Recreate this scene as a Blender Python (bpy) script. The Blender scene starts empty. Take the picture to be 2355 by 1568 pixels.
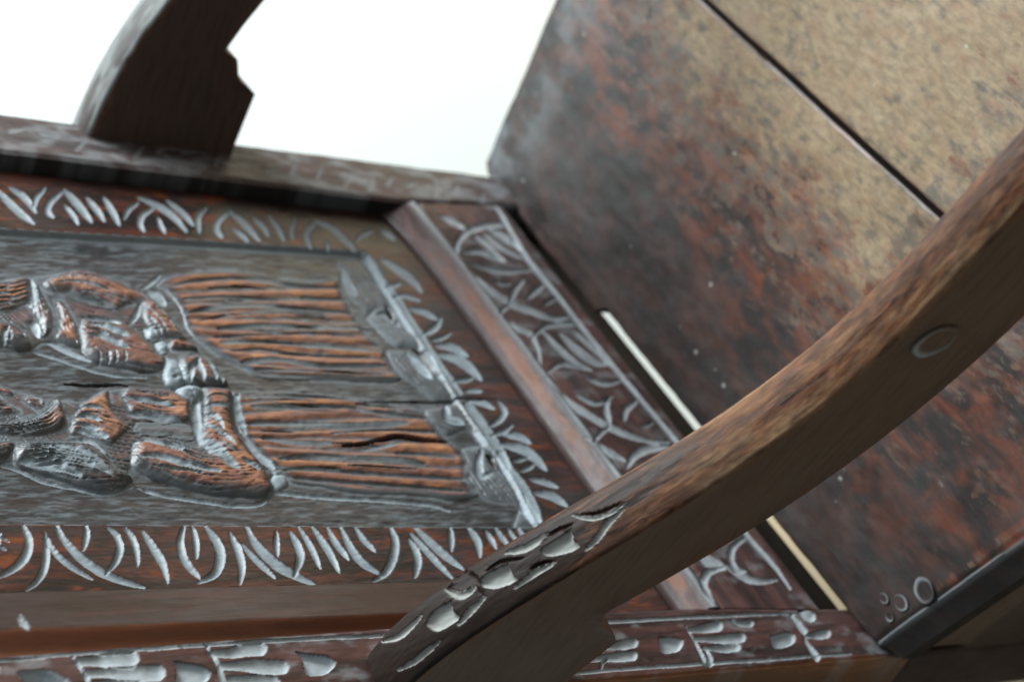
import bpy, math, random
import numpy as np
from mathutils import Matrix, Vector

random.seed(4)
rng = np.random.default_rng(7)
S = bpy.context.scene
COL = S.collection

# ---------------------------------------------------------------- camera
# chair frame: X across the seat, Y towards the sitter's knees, Z up, origin where the far back stile meets the seat
FOC, CX, CY = 3700.0, 1177.5, 784.0          # calibrated lens, in units of a 2355 wide picture
VX = np.array([-1358 - CX, -2703 - CY, FOC])
vz_y = 320.0
VZ = np.array([(-FOC * FOC - VX[1] * vz_y) / VX[0], vz_y, FOC])
AX = -VX / np.linalg.norm(VX)
AZ = -VZ / np.linalg.norm(VZ)
AY = np.cross(AZ, AX)
RM = np.array([AX, AY, AZ])
CAM = np.array([1.01065651, 0.55070114, 0.82100204])
SEAT = 0.45                                   # seat height over the floor
ROOT = Vector((0.28, 0.2, 0.0))


def at(p, n, d):
    """point of the plane n.P = d seen at p"""
    r = RM @ np.array([p[0] - CX, p[1] - CY, FOC])
    n = np.array(n, float)
    return CAM + (d - n @ CAM) / (n @ r) * r


def pic(P):
    """picture coordinates of chair-frame points (the tracing sheet of the carver's pattern)"""
    q = (P - CAM) @ RM
    return np.stack([CX + FOC * q[..., 0] / q[..., 2], CY + FOC * q[..., 1] / q[..., 2]], -1)


cam_data = bpy.data.cameras.new("camera")
cam = bpy.data.objects.new("camera", cam_data)
COL.objects.link(cam)
cx, cy, cz = RM @ np.array([1, 0, 0]), RM @ np.array([0, -1, 0]), RM @ np.array([0, 0, -1])
cam.matrix_world = Matrix(((cx[0], cy[0], cz[0], CAM[0]), (cx[1], cy[1], cz[1], CAM[1]),
                           (cx[2], cy[2], cz[2], CAM[2] + SEAT), (0, 0, 0, 1)))
cam_data.sensor_width = 36
cam_data.lens = FOC / 2355 * 36
cam_data.clip_start = 0.02
cam_data.clip_end = 60
cam_data.dof.use_dof = True
cam_data.dof.focus_distance = 0.86
cam_data.dof.aperture_fstop = 6.3
S.camera = cam

# ---------------------------------------------------------------- light
w = bpy.data.worlds.new("World")
S.world = w
w.use_nodes = True
bg = w.node_tree.nodes["Background"]
bg.inputs[0].default_value = (0.80, 0.92, 1.0, 1)
bg.inputs[1].default_value = 0.25


def area(name, loc, target, size, power, col, size_y=None):
    l = bpy.data.lights.new(name, 'AREA')
    l.size = size
    if size_y:
        l.shape = 'RECTANGLE'
        l.size_y = size_y
    l.energy = power
    l.color = col
    o = bpy.data.objects.new(name, l)
    COL.objects.link(o)
    o.location = loc
    o.rotation_euler = (Vector(target) - Vector(loc)).to_track_quat('-Z', 'Y').to_euler()
    return o


area("window_light", (-1.1, 1.15, 2.1), (0.2, 0.1, 0.5), 1.9, 76, (0.93, 0.985, 1.0), 1.9)
area("wall_wash", (-0.9, 0.75, 1.7), (-0.40, -0.10, 0.12), 0.8, 55, (0.90, 0.98, 1.0), 0.8)  # added lamp with no visible source, brightens the wall to white

S.view_settings.view_transform = 'Standard'
S.view_settings.look = 'None'
S.view_settings.exposure = 0.0
S.view_settings.gamma = 1.0
S.render.engine = 'CYCLES'
S.cycles.use_denoising = True
S.cycles.max_bounces = 8


# ---------------------------------------------------------------- materials
class NT:
    def __init__(s, name):
        s.m = bpy.data.materials.new(name)
        s.m.use_nodes = True
        s.t = s.m.node_tree
        s.t.nodes.clear()
        s.out = s.t.nodes.new('ShaderNodeOutputMaterial')
        s.b = s.t.nodes.new('ShaderNodeBsdfPrincipled')
        s.t.links.new(s.b.outputs[0], s.out.inputs[0])

    def n(s, k, **kw):
        nd = s.t.nodes.new('ShaderNode' + k)
        for a, v in kw.items():
            setattr(nd, a, v)
        return nd

    def set(s, sock, v):
        if hasattr(v, 'is_linked') or hasattr(v, 'links'):
            s.t.links.new(v, sock)
        else:
            sock.default_value = v

    def attr(s, name, vec=False):
        a = s.n('Attribute', attribute_name=name)
        return a.outputs['Vector' if vec else 'Fac']

    def mapping(s, v, scale, loc=(0, 0, 0)):
        m = s.n('Mapping')
        s.set(m.inputs[0], v)
        m.inputs['Scale'].default_value = scale
        m.inputs['Location'].default_value = loc
        return m.outputs[0]

    def noise(s, v, scale, detail=5, rough=.6, dist=0.0, out=0):
        m = s.n('TexNoise')
        s.set(m.inputs['Vector'], v)
        m.inputs['Scale'].default_value = scale
        m.inputs['Detail'].default_value = detail
        m.inputs['Roughness'].default_value = rough
        m.inputs['Distortion'].default_value = dist
        return m.outputs[out]

    def ramp(s, v, lo, hi, a=0.0, b=1.0, smooth=True):
        m = s.n('MapRange')
        if smooth:
            m.interpolation_type = 'SMOOTHSTEP'
        s.set(m.inputs[0], v)
        for i, x in zip((1, 2, 3, 4), (lo, hi, a, b)):
            s.set(m.inputs[i], x)
        return m.outputs[0]

    def math(s, op, a, b=0.0, clamp=False):
        m = s.n('Math', operation=op)
        m.use_clamp = clamp
        s.set(m.inputs[0], a)
        s.set(m.inputs[1], b)
        return m.outputs[0]

    def mix(s, f, a, b, mode='MIX'):
        m = s.n('Mix', data_type='RGBA', blend_type=mode)
        m.clamp_result = False
        s.set(m.inputs[0], f)
        for i, v in ((6, a), (7, b)):
            s.set(m.inputs[i], v if hasattr(v, 'links') else (*v, 1))
        return m.outputs[2]


def wood(name, dark=(.022, .012, .009), red=(.085, .028, .014), redness=.5, worn_col=(.40, .27, .15),
         worn_mid=(.20, .085, .035), dust_col=(.29, .33, .35), haze_col=(.075, .08, .085), haze=.35,
         rough=(.30, .55), grain=1.0, specks=.0, bump=.25, wnoise=1.0, spec=.5, mott=(14, 34, 34), long=(6, 90, 90), streak=.75, fleck=0.0, fleck_col=(.085, .080, .072)):
    """old oiled oak: dark stain over red-brown wood, rubbed through where hands touch it, wax and dust in the cuts"""
    t = NT(name)
    gp = t.attr('gp', True)
    dust = t.attr('dust')
    worn = t.attr('worn')
    long_ = t.mapping(gp, long)
    fine = t.mapping(gp, (30, 420, 420))
    n_long = t.noise(long_, 1.0, 6, .62, .4)
    n_fine = t.noise(fine, 1.0, 4, .6, .3)
    n_big = t.noise(t.mapping(gp, (8, 18, 18)), 1.0, 6, .62)
    n_mot = t.noise(t.mapping(gp, mott, (3, 1, 2)), 1.0, 7, .68, .5)
    n_mot2 = t.noise(t.mapping(gp, (mott[0] * 4.5, mott[1] * 4.5, mott[2] * 4.5), (5, 2, 2)), 1.0, 6, .65, .3)
    # stain
    r = t.math('MULTIPLY', t.ramp(t.math('ADD', n_long, t.math('MULTIPLY', n_big, .7)), .72, 1.05), redness)
    r = t.math('MULTIPLY', r, t.ramp(worn, 0.0, .14, .18, 1.0))
    col = t.mix(r, dark, red)
    # patchy grey veil over the stain
    hz = t.math('MULTIPLY', t.ramp(t.math('ADD', n_big, t.math('MULTIPLY', n_mot2, .6)), .68, .95), haze)
    col = t.mix(hz, col, haze_col)
    # rubbed wood
    wn = t.math('SUBTRACT', t.math('ADD', t.math('MULTIPLY', n_mot, .62), t.math('MULTIPLY', n_mot2, .38)), .5)
    wn = t.math('MULTIPLY', wn, 2.3 * wnoise)
    wsum = t.math('ADD', worn, wn)
    m1 = t.math('MULTIPLY', t.ramp(wsum, .28, .52), t.ramp(worn, .02, .2))
    m2 = t.math('MULTIPLY', t.ramp(wsum, .52, 1.0), t.ramp(worn, .25, .5))
    wm = t.mix(t.ramp(n_fine, .35, .65), worn_mid, tuple(c * .62 for c in worn_mid))
    col = t.mix(m1, col, wm)
    wc = t.mix(t.ramp(n_mot2, .35, .68), worn_col, tuple(c * f for c, f in zip(worn_col, (.62, .60, .60))))
    wc = t.mix(t.math('MULTIPLY', t.ramp(n_long, .44, .62), streak), wc, worn_mid)
    col = t.mix(m2, col, wc)
    if fleck:
        fn = t.noise(t.mapping(gp, (70, 125, 125), (2, 7, 1)), 1.0, 5, .6, .1)
        fb = t.noise(t.mapping(gp, (14, 18, 18), (9, 7, 1)), 1.0, 3, .6)
        fs = t.math('ADD', fn, t.math('MULTIPLY', t.math('SUBTRACT', fb, .5), .55))
        fs = t.math('SUBTRACT', fs, t.math('MULTIPLY', t.math('SUBTRACT', worn, .6), .22))
        col = t.mix(t.math('MULTIPLY', t.ramp(fs, .36, .64), t.math('MULTIPLY', m1, fleck)), col, fleck_col)
        fr = t.noise(t.mapping(gp, (55, 80, 80), (4, 1, 6)), 1.0, 4, .6, .4)
        col = t.mix(t.math('MULTIPLY', t.ramp(fr, .5, .66), t.math('MULTIPLY', m1, .35)), col, (.20, .10, .055))
    # grain lines
    g = t.ramp(n_fine, .30, .56, .62, 1.0)
    col = t.mix(.75 * grain, col, t.mix(1.0, col, t.n_to_rgb(g), 'MULTIPLY'))
    # dust and wax in the cuts, and light put into some of them
    dn = t.ramp(t.noise(t.mapping(gp, (170, 420, 420)), 1.0, 5, .65), .25, .65, .80, 1.03)
    dm = t.math('MULTIPLY', dust, dn, True)
    col = t.mix(dm, col, dust_col)
    if specks:
        vo = t.n('TexVoronoi')
        t.set(vo.inputs['Vector'], t.mapping(gp, (52, 60, 60)))
        vo.inputs['Scale'].default_value = 1.0
        sm = t.math('MULTIPLY', t.ramp(vo.outputs['Distance'], .06, .14, 1, 0),
                    t.ramp(t.noise(t.mapping(gp, (31, 37, 37)), 1.0, 2),   .60, .64))
        col = t.mix(t.math('MULTIPLY', sm, specks), col, (.5, .5, .47))
    t.set(t.b.inputs['Base Color'], col)
    ro = t.ramp(t.math('ADD', n_mot, t.math('MULTIPLY', n_long, .4)), .45, .95, rough[0], rough[1])
    ro = t.math('ADD', ro, t.math('MULTIPLY', dm, .26))
    ro = t.math('ADD', ro, t.math('MULTIPLY', m2, .2), True)
    t.set(t.b.inputs['Roughness'], ro)
    t.b.inputs['Specular IOR Level'].default_value = spec
    bm = t.n('Bump')
    bm.inputs['Strength'].default_value = bump
    bm.inputs['Distance'].default_value = .0012
    h = t.math('ADD', t.math('MULTIPLY', n_fine, .45), t.math('ADD', t.math('MULTIPLY', n_mot2, .5), t.math('MULTIPLY', n_long, .5)))
    t.set(bm.inputs['Height'], h)
    t.t.links.new(bm.outputs[0], t.b.inputs['Normal'])
    return t.m


def n_to_rgb(self, v):
    c = self.n('CombineColor')
    for i in range(3):
        self.set(c.inputs[i], v)
    return c.outputs[0]


NT.n_to_rgb = n_to_rgb

M_PANEL = wood('carved_panel_oak', dark=(.013, .009, .008), red=(.105, .024, .010), redness=.8, worn_col=(.37, .135, .030),
               worn_mid=(.15, .036, .010), haze=.30, haze_col=(.038, .047, .055), dust_col=(.255, .305, .335), rough=(.25, .46), bump=.35, wnoise=.9, spec=.42)
M_FRAME = wood('dark_frame_oak', dark=(.030, .015, .013), red=(.110, .042, .033), redness=.9, dust_col=(.36, .40, .42), worn_col=(.30, .13, .06),
               worn_mid=(.16, .06, .03), haze=.22, rough=(.36, .56), wnoise=.8, spec=.27)
M_SEAT = wood('worn_seat_oak', dark=(.018, .014, .013), red=(.115, .030, .012), redness=1.0, worn_col=(.235, .172, .100),
              worn_mid=(.13, .046, .022), haze=.25, haze_col=(.06, .06, .062), rough=(.30, .5), spec=.32, fleck_col=(.062, .054, .044), specks=.4, wnoise=1.5, grain=.45, mott=(24, 52, 52), long=(30, 62, 62), streak=.12, fleck=.92)
M_ARM = wood('worn_arm_oak', dark=(.016, .010, .008), red=(.075, .032, .016), redness=.6, worn_col=(.30, .182, .10),
             worn_mid=(.16, .062, .028), dust_col=(.36, .37, .35), haze=.02, rough=(.44, .66), wnoise=1.5, mott=(17, 90, 90), spec=.13, streak=.4, fleck=.62, fleck_col=(.022, .019, .018))
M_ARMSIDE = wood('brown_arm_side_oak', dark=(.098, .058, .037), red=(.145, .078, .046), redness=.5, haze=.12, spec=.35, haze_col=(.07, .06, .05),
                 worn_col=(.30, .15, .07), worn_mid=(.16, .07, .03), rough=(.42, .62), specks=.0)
M_MOULD = wood('plain_moulding_oak', dark=(.042, .024, .020), red=(.095, .034, .022), redness=.6, worn_col=(.30, .12, .05), worn_mid=(.19, .055, .022), haze=.3, rough=(.30, .5), wnoise=.5)
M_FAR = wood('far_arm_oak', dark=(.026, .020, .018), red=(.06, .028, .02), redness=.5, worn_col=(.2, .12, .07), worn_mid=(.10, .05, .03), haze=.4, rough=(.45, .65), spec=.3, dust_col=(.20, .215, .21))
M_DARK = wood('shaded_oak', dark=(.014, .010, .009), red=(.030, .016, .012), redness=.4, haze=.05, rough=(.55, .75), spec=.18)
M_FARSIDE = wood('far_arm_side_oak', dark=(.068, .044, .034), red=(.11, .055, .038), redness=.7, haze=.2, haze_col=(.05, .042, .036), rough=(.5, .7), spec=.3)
M_PEG = wood('pale_peg_wood', dark=(.17, .145, .11), red=(.22, .18, .13), redness=.5, haze=0, rough=(.5, .7))


def plain(name, col, rough, nscale=3.0, amp=.06, bump=0.0):
    t = NT(name)
    tc = t.n('TexCoord').outputs['Object']
    n = t.noise(tc, nscale, 6, .6)
    t.set(t.b.inputs['Base Color'], t.mix(t.ramp(n, .3, .7), tuple(c * (1 - amp) for c in col), col))
    t.b.inputs['Roughness'].default_value = rough
    if bump:
        b = t.n('Bump')
        b.inputs['Strength'].default_value = bump
        t.set(b.inputs['Height'], t.noise(tc, nscale * 30, 4))
        t.t.links.new(b.outputs[0], t.b.inputs['Normal'])
    return t.m


M_WALL = plain('white_wall_paint', (.79, .865, .885), .8, 2.0, .03, .05)


def floor_mat():
    t = NT('tan_wood_floor')
    tc = t.n('TexCoord').outputs['Object']
    n = t.noise(t.mapping(tc, (3, 40, 3)), 1.0, 6, .6)
    t.set(t.b.inputs['Base Color'], t.mix(t.ramp(n, .3, .7), (.40, .31, .20), (.50, .39, .26)))
    t.b.inputs['Roughness'].default_value = .5
    return t.m


M_FLOOR = floor_mat()


# ---------------------------------------------------------------- numeric helpers
def vnoise(x, y, seed=0, octaves=4):
    r = np.random.default_rng(seed)
    g = r.random((64, 64))
    out = np.zeros_like(x)
    a, tot = 1.0, 0.0
    for _ in range(octaves):
        xi, yi = np.floor(x).astype(int), np.floor(y).astype(int)
        fx, fy = x - xi, y - yi
        fx, fy = fx * fx * (3 - 2 * fx), fy * fy * (3 - 2 * fy)
        g00, g10 = g[xi % 64, yi % 64], g[(xi + 1) % 64, yi % 64]
        g01, g11 = g[xi % 64, (yi + 1) % 64], g[(xi + 1) % 64, (yi + 1) % 64]
        out += a * ((g00 * (1 - fx) + g10 * fx) * (1 - fy) + (g01 * (1 - fx) + g11 * fx) * fy)
        tot += a
        a *= .5
        x, y = x * 2.03 + 7.1, y * 2.03 + 3.7
    return out / tot


def ss(x, a, b):
    t = np.clip((x - a) / (b - a), 0, 1)
    return t * t * (3 - 2 * t)


K = 0.3562
OFF = dict(A=(0, 0), B=(762.6, 0), C=(1516, 0), D=(0, 503.3), E=(762.6, 503.3), F=(1516, 503.3), G=(0, 1011.2),
           H=(762.6, 1011.2), I=(1516, 1011.2), V=None)
KJ = 700 / 2355 / 1.3113
KL = 900 / 2352 / 1.3113


def P2(reg, pts):
    p = np.array(pts, float)
    if reg == 'V':
        return p
    if reg == 'J':
        return p * KJ + np.array([0, 780 / 1.3113])
    if reg == 'L':
        return p * KL + np.array([0, 1150 / 1.3113])
    return p * K + np.array(OFF[reg])


def spline(p, k=6):
    """Catmull-Rom through p"""
    p = np.array(p, float)
    if len(p) < 3:
        return p
    q = np.vstack([2 * p[0] - p[1], p, 2 * p[-1] - p[-2]])
    out = []
    for i in range(1, len(q) - 2):
        for t in np.linspace(0, 1, k, endpoint=False):
            out.append(.5 * ((2 * q[i]) + (-q[i - 1] + q[i + 1]) * t + (2 * q[i - 1] - 5 * q[i] + 4 * q[i + 1] - q[i + 2]) * t * t +
                             (-q[i - 1] + 3 * q[i] - 3 * q[i + 1] + q[i + 2]) * t ** 3))
    out.append(p[-1])
    return np.array(out)


def seg_dist(Q, A, B):
    d = B - A
    L = max(d @ d, 1e-9)
    t = np.clip(((Q - A) @ d) / L, 0, 1)
    r = Q - A - t[:, None] * d
    return np.sqrt((r * r).sum(1)), t


class Relief:
    """heights, dust and wear over a grid whose picture coordinates are Q"""

    def __init__(s, Q):
        s.shape = Q.shape[:2]
        s.Q = Q.reshape(-1, 2)
        n = len(s.Q)
        s.h = np.zeros(n)
        s.dust = np.zeros(n)
        s.worn = np.zeros(n)
        s.tag = np.zeros(n, int)

    def near(s, pts, pad):
        lo, hi = pts.min(0) - pad, pts.max(0) + pad
        return np.where((s.Q[:, 0] > lo[0]) & (s.Q[:, 0] < hi[0]) & (s.Q[:, 1] > lo[1]) & (s.Q[:, 1] < hi[1]))[0]

    def cut(s, reg, pts, w, depth=.0013, kind='c', dust=.85, worn=-1.0, k=K):
        """a gouge stroke: crescent 'c', line 'l', finger 'f' (round end)"""
        p = spline(P2(reg, pts))
        hw = w * .5 * (1 if reg == 'V' else KJ if reg == 'J' else KL if reg == 'L' else K)
        ix = s.near(p, hw + 1)
        if len(ix) == 0:
            return
        Q = s.Q[ix]
        seg = np.sqrt(((p[1:] - p[:-1]) ** 2).sum(1))
        cum = np.concatenate([[0], np.cumsum(seg)])
        best = np.full(len(ix), 1e9)
        tt = np.zeros(len(ix))
        for i in range(len(p) - 1):
            d, t = seg_dist(Q, p[i], p[i + 1])
            m = d < best
            best[m] = d[m]
            tt[m] = ((cum[i] + t * seg[i]) / cum[-1])[m]
        jag = 1 + (.10 if kind != 'l' else .20) * (vnoise(Q[:, 0] * .22, Q[:, 1] * .22, 5, 2) - .5) * 2
        if kind == 'c':
            ww = hw * np.clip(np.sin(np.pi * np.clip(tt * .93 + .04, 0, 1)), 0, 1) ** .55 * 1.06
        elif kind == 'f':
            ww = hw * 1.1 * (.50 + .50 * ss(tt, 0, .8))
        else:
            ww = hw * (ss(tt, -.02, .04) * (1 - .4 * ss(tt, .9, 1.0)))
        ww = np.maximum(ww * jag, .01)
        x = best / ww
        a = np.clip(1 - x ** 2, 0, 1) ** .6
        dd = depth * np.minimum(1, ww / hw + .15) * a
        s.h[ix] -= np.where(x < 1, dd, 0)
        e = ss(1 - x, 0, .10)
        dust = dust * (.74 + .42 * vnoise(Q[:, 0] * .045, Q[:, 1] * .06, 43, 3)) * (.70 + .30 * a) if dust > .2 else dust
        s.dust[ix] = (s.dust[ix] * (1 - e) + e * dust) if np.max(dust) < .2 else np.maximum(s.dust[ix], e * dust)
        s.worn[ix] *= 1 - e

    def bowl(s, reg, pts, depth=.0035, r=11, dust=.85):
        p = spline(np.vstack([P2(reg, pts), P2(reg, pts)[:1]]), 4)[:-1]
        ix = s.near(p, 2)
        if len(ix) == 0:
            return
        d = s.pdist(ix, p)
        prof = np.sqrt(np.clip(1 - (1 - np.clip(d / r, 0, 1)) ** 2, 0, 1))
        s.h[ix] -= depth * prof
        e = ss(d, 0, 1.2)
        s.dust[ix] = np.maximum(s.dust[ix], e * dust)
        s.worn[ix] *= 1 - e

    def pdist(s, ix, p):
        Q = s.Q[ix]
        best = np.full(len(ix), 1e9)
        ins = np.zeros(len(ix), bool)
        n = len(p)
        for i in range(n):
            A, B = p[i], p[(i + 1) % n]
            d, _ = seg_dist(Q, A, B)
            best = np.minimum(best, d)
            c = (A[1] > Q[:, 1]) != (B[1] > Q[:, 1])
            if A[1] != B[1]:
                ins ^= c & (Q[:, 0] < (B[0] - A[0]) * (Q[:, 1] - A[1]) / (B[1] - A[1]) + A[0])
        return np.where(ins, best, -best)

    def raise_(s, reg, pts, top, base, r=10, worn=.75, tag=1, dome=0.0, rough=0.0, dust_in=.12, hdir=None, lam=8.5, soft=False):
        """lift a closed outline from base to top with a rounded edge r picture units wide"""
        p = spline(np.vstack([P2(reg, pts), P2(reg, pts)[:1]]), 4)[:-1]
        ix = s.near(p, 22)
        if len(ix) == 0:
            return
        d = s.pdist(ix, p)
        r = r * 1.5
        top = base + (top - base) * .74
        prof = np.clip(1 - (1 - np.clip(d / r, 0, 1)) ** 2, 0, 1) ** .70
        lump = (.0011 if top > -.0018 else .0004) * (vnoise(s.Q[ix, 0] * .045, s.Q[ix, 1] * .075, 23, 3) - .5) * 2
        hh = base + (top - base) * prof + dome * ss(d, 0, 45) + lump * prof
        ins = d > 0
        cur = s.h[ix]
        s.h[ix] = np.where(ins, np.maximum(hh, cur), cur)
        # trench with dust round the foot
        dn = np.clip(1 + d / 16, 0, 1) * (~ins)
        s.h[ix] -= np.where(~ins, .0007 * dn ** 2, 0)
        s.dust[ix] = np.where(ins, dust_in + .12 * (1 - ss(d, 0, r * .55)) + 0.0, np.maximum(s.dust[ix], .50 * dn ** 1.8 * ss(vnoise(s.Q[ix, 0] * .03, s.Q[ix, 1] * .03, 39, 3), .25, .65)))
        if worn >= .3 or tag == 2:
            c = s.Q[ix][ins].mean(0) if ins.any() else p.mean(0)
            dp = p - p.mean(0)
            ev, evec = np.linalg.eigh(dp.T @ dp)
            ax = evec[:, 1] if hdir is None else np.array(hdir, float)
            ax = ax / np.linalg.norm(ax)
            rel_ = s.Q[ix] - c
            pa, qa = rel_ @ ax, rel_ @ np.array([-ax[1], ax[0]])
            qa = qa + .0016 * pa * pa * np.sign(ax[0] + 1e-6) * (1 if hdir is None else .0) + 5 * (vnoise(s.Q[ix, 0] * .008 + tag, s.Q[ix, 1] * .02, 31, 2) - .5)
            if soft:                                   # pleats fan out from the waist
                qa = (qa - .00012 * (pa - 40) ** 2 * np.clip(-qa / 60, -.3, 1)) / (1 + .0004 * pa)
            g = np.abs(np.sin(np.pi * qa / lam + 1.6 * vnoise(qa * .10 + 9, pa * .003 + 5, 33, 2)))
            g = ss(1 - g, .45, .95) * ss(vnoise(pa * .028 + 3, qa * .20 + 8, 35, 2), .36, .56) * ss(d, 2, 7)
            if soft:
                g2 = .5 + .5 * np.cos(2 * np.pi * qa / lam + 3.2 * vnoise(qa * .035 + 9, pa * .006 + 5, 33, 2))
                g = ss(g2, .58, 1.0) * (.55 + .45 * ss(vnoise(pa * .012 + 3, qa * .09 + 8, 35, 2), .3, .6)) * ss(d, 2, 9)
                hh = hh - .0012 * g2 * ss(d, 2, 9)
            else:
                hh = hh - .0008 * g
            s.h[ix] = np.where(ins, np.maximum(hh, cur), cur)
        else:
            g = np.zeros(len(ix))
        s.worn[ix] = np.where(ins, worn * ss(d, r * .25, r * .9) * (.62 + .75 * (vnoise(s.Q[ix, 0] * .035, s.Q[ix, 1] * .09, 27, 3) - .25)) * (1 - .9 * g), s.worn[ix] * (1 - dn))
        s.dust[ix] += np.where(ins, (.20 if soft else .30) * g * ss(vnoise(s.Q[ix, 0] * .04, s.Q[ix, 1] * .12, 37, 2), .3, .6), 0)
        s.tag[ix] = np.where(d > 1.0, tag, s.tag[ix])


# ---------------------------------------------------------------- mesh helpers
OFFS = np.array([ROOT.x, ROOT.y, ROOT.z - SEAT])


def mesh_from(name, V, F, mat, parent, attrs=None, smooth=True, sharp=None, label=None, mats=None, fmat=None):
    me = bpy.data.meshes.new(name)
    V = np.asarray(V, float)
    if isinstance(F, np.ndarray) and F.ndim == 2:
        nf, k = F.shape
        me.vertices.add(len(V))
        me.vertices.foreach_set('co', (V - OFFS).ravel())
        me.loops.add(nf * k)
        me.loops.foreach_set('vertex_index', F.ravel().astype(np.int32))
        me.polygons.add(nf)
        me.polygons.foreach_set('loop_start', np.arange(0, nf * k, k, dtype=np.int32))
        me.update(calc_edges=True)
        me.validate()
    else:
        me.from_pydata([tuple(v) for v in (V - OFFS)], [], [tuple(int(i) for i in f) for f in F])
    if attrs:
        for k_, v in attrs.items():
            if v.ndim == 2:
                a = me.attributes.new(k_, 'FLOAT_VECTOR', 'POINT')
                a.data.foreach_set('vector', v.astype(np.float32).ravel())
            else:
                a = me.attributes.new(k_, 'FLOAT', 'POINT')
                a.data.foreach_set('value', v.astype(np.float32))
    me.polygons.foreach_set('use_smooth', [bool(smooth)] * len(me.polygons))
    if smooth and sharp:
        me.set_sharp_from_angle(angle=math.radians(sharp))
    for m in (mats or [mat]):
        me.materials.append(m)
    if fmat is not None:
        me.polygons.foreach_set('material_index', fmat)
    o = bpy.data.objects.new(name, me)
    COL.objects.link(o)
    if parent is not None:
        o.parent = parent
    if label:
        o['label'] = label
    return o


def grid_faces(n, m):
    i = np.arange(n * m).reshape(n, m)
    return np.stack([i[:-1, :-1], i[1:, :-1], i[1:, 1:], i[:-1, 1:]], -1).reshape(-1, 4)


def relief_slab(name, P, N, rel, thick, mat, parent, gp, flip=False, label=None, sub=None, skirt_mat=None):
    """grid of base points P (n,m,3), displaced along N by rel.h, closed to a slab of the given thickness.
    sub = {tag: (name, label)} puts the faces of a tag into a child of its own"""
    n, m = P.shape[:2]
    N = np.array(N, float)
    top = P.reshape(-1, 3) + rel.h[:, None] * N
    F = grid_faces(n, m)
    if flip:
        F = F[:, ::-1]
    ring = np.concatenate([np.arange(m), np.arange(1, n) * m + m - 1, (n - 1) * m + np.arange(m - 2, -1, -1), np.arange(n - 2, 0, -1) * m])
    back = P.reshape(-1, 3)[ring] - thick * N
    V = np.vstack([top, back])
    nb = len(top)
    k = len(ring)
    i = np.arange(k)
    sk = np.stack([ring[i], ring[(i + 1) % k], nb + (i + 1) % k, nb + i], -1)
    if flip:
        sk = sk[:, ::-1]
    # back: four corner quad
    c = [nb, nb + m - 1, nb + m - 1 + n - 1, nb + 2 * (m - 1) + n - 1]
    bq = np.array([c if flip else c[::-1]])
    gpa = np.vstack([gp.reshape(-1, 3), gp.reshape(-1, 3)[ring] + np.array([0, 0, thick])])
    z = np.zeros(k)
    at_ = dict(gp=gpa, dust=np.concatenate([rel.dust, z]), worn=np.concatenate([rel.worn, z]))
    body = F
    subs = []
    if sub:
        ft = rel.tag[F]
        ft = np.where((ft == ft[:, :1]).all(1), ft[:, 0], 0)
        for tg in sub:
            subs.append((tg, F[ft == tg]))
        body = F[~np.isin(ft, list(sub))]
    allF = np.vstack([body, sk, bq])

    def compact(FF):
        u, inv = np.unique(FF.ravel(), return_inverse=True)
        return u, inv.reshape(FF.shape)

    u, FF = compact(allF)
    fm = None
    if skirt_mat is not None:
        fm = np.zeros(len(FF), np.int32)
        fm[len(body):] = 1
    o = mesh_from(name, V[u], FF, mat, parent, {a: v[u] for a, v in at_.items()}, True, 50, label, mats=[mat, skirt_mat] if skirt_mat else None, fmat=fm)
    for tg, fs in subs:
        if len(fs) == 0:
            continue
        u, FF = compact(fs)
        mesh_from(sub[tg][0], V[u], FF, mat, o, {a: v[u] for a, v in at_.items()}, True, 50, sub[tg][1])
    return o


def rbox(name, lo, hi, mat, parent, r=.003, grain='x', label=None, worn=0.0, taper=None):
    """box with rounded long edges, from three nested rings"""
    lo, hi = np.array(lo, float), np.array(hi, float)
    import bmesh
    bm = bmesh.new()
    bmesh.ops.create_cube(bm, size=1)
    for v in bm.verts:
        c = np.array(v.co)
        v.co = lo + (c + .5) * (hi - lo)
    bmesh.ops.bevel(bm, geom=bm.edges[:], offset=r, segments=3, profile=.5, affect='EDGES')
    V = np.array([tuple(v.co) for v in bm.verts])
    bm.verts.index_update()
    F = [[v.index for v in f.verts] for f in bm.faces]
    bm.free()
    g = {'x': V, 'y': V[:, [1, 0, 2]], 'z': V[:, [2, 0, 1]]}[grain] + rng.random(3)
    return mesh_from(name, V, F, mat, parent, dict(gp=g, dust=np.zeros(len(V)), worn=np.full(len(V), worn)), True, 35, label)


def lathe(name, x, y, prof, mat, parent, seg=32, label=None):
    V, F = [], []
    for r, z in prof:
        for k in range(seg):
            a = 2 * math.pi * k / seg
            V.append((x + r * math.cos(a), y + r * math.sin(a), z))
    n = len(prof)
    for i in range(n - 1):
        for k in range(seg):
            a, b = i * seg + k, i * seg + (k + 1) % seg
            F.append((a, b, b + seg, a + seg))
    F.append(tuple(range(seg))[::-1])
    F.append(tuple((n - 1) * seg + k for k in range(seg)))
    V = np.array(V)
    return mesh_from(name, V, F, mat, parent, dict(gp=V[:, [2, 0, 1]] * 1.0, dust=np.zeros(len(V)), worn=np.zeros(len(V))), True, 40, label)


# ---------------------------------------------------------------- the room
floor_me = bpy.data.meshes.new('floor')
floor_me.from_pydata([(-4, -4, 0), (4, -4, 0), (4, 4, 0), (-4, 4, 0)], [], [(0, 1, 2, 3)])
floor_me.materials.append(M_FLOOR)
floor = bpy.data.objects.new('floor', floor_me)
COL.objects.link(floor)
floor['kind'] = 'structure'

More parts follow.
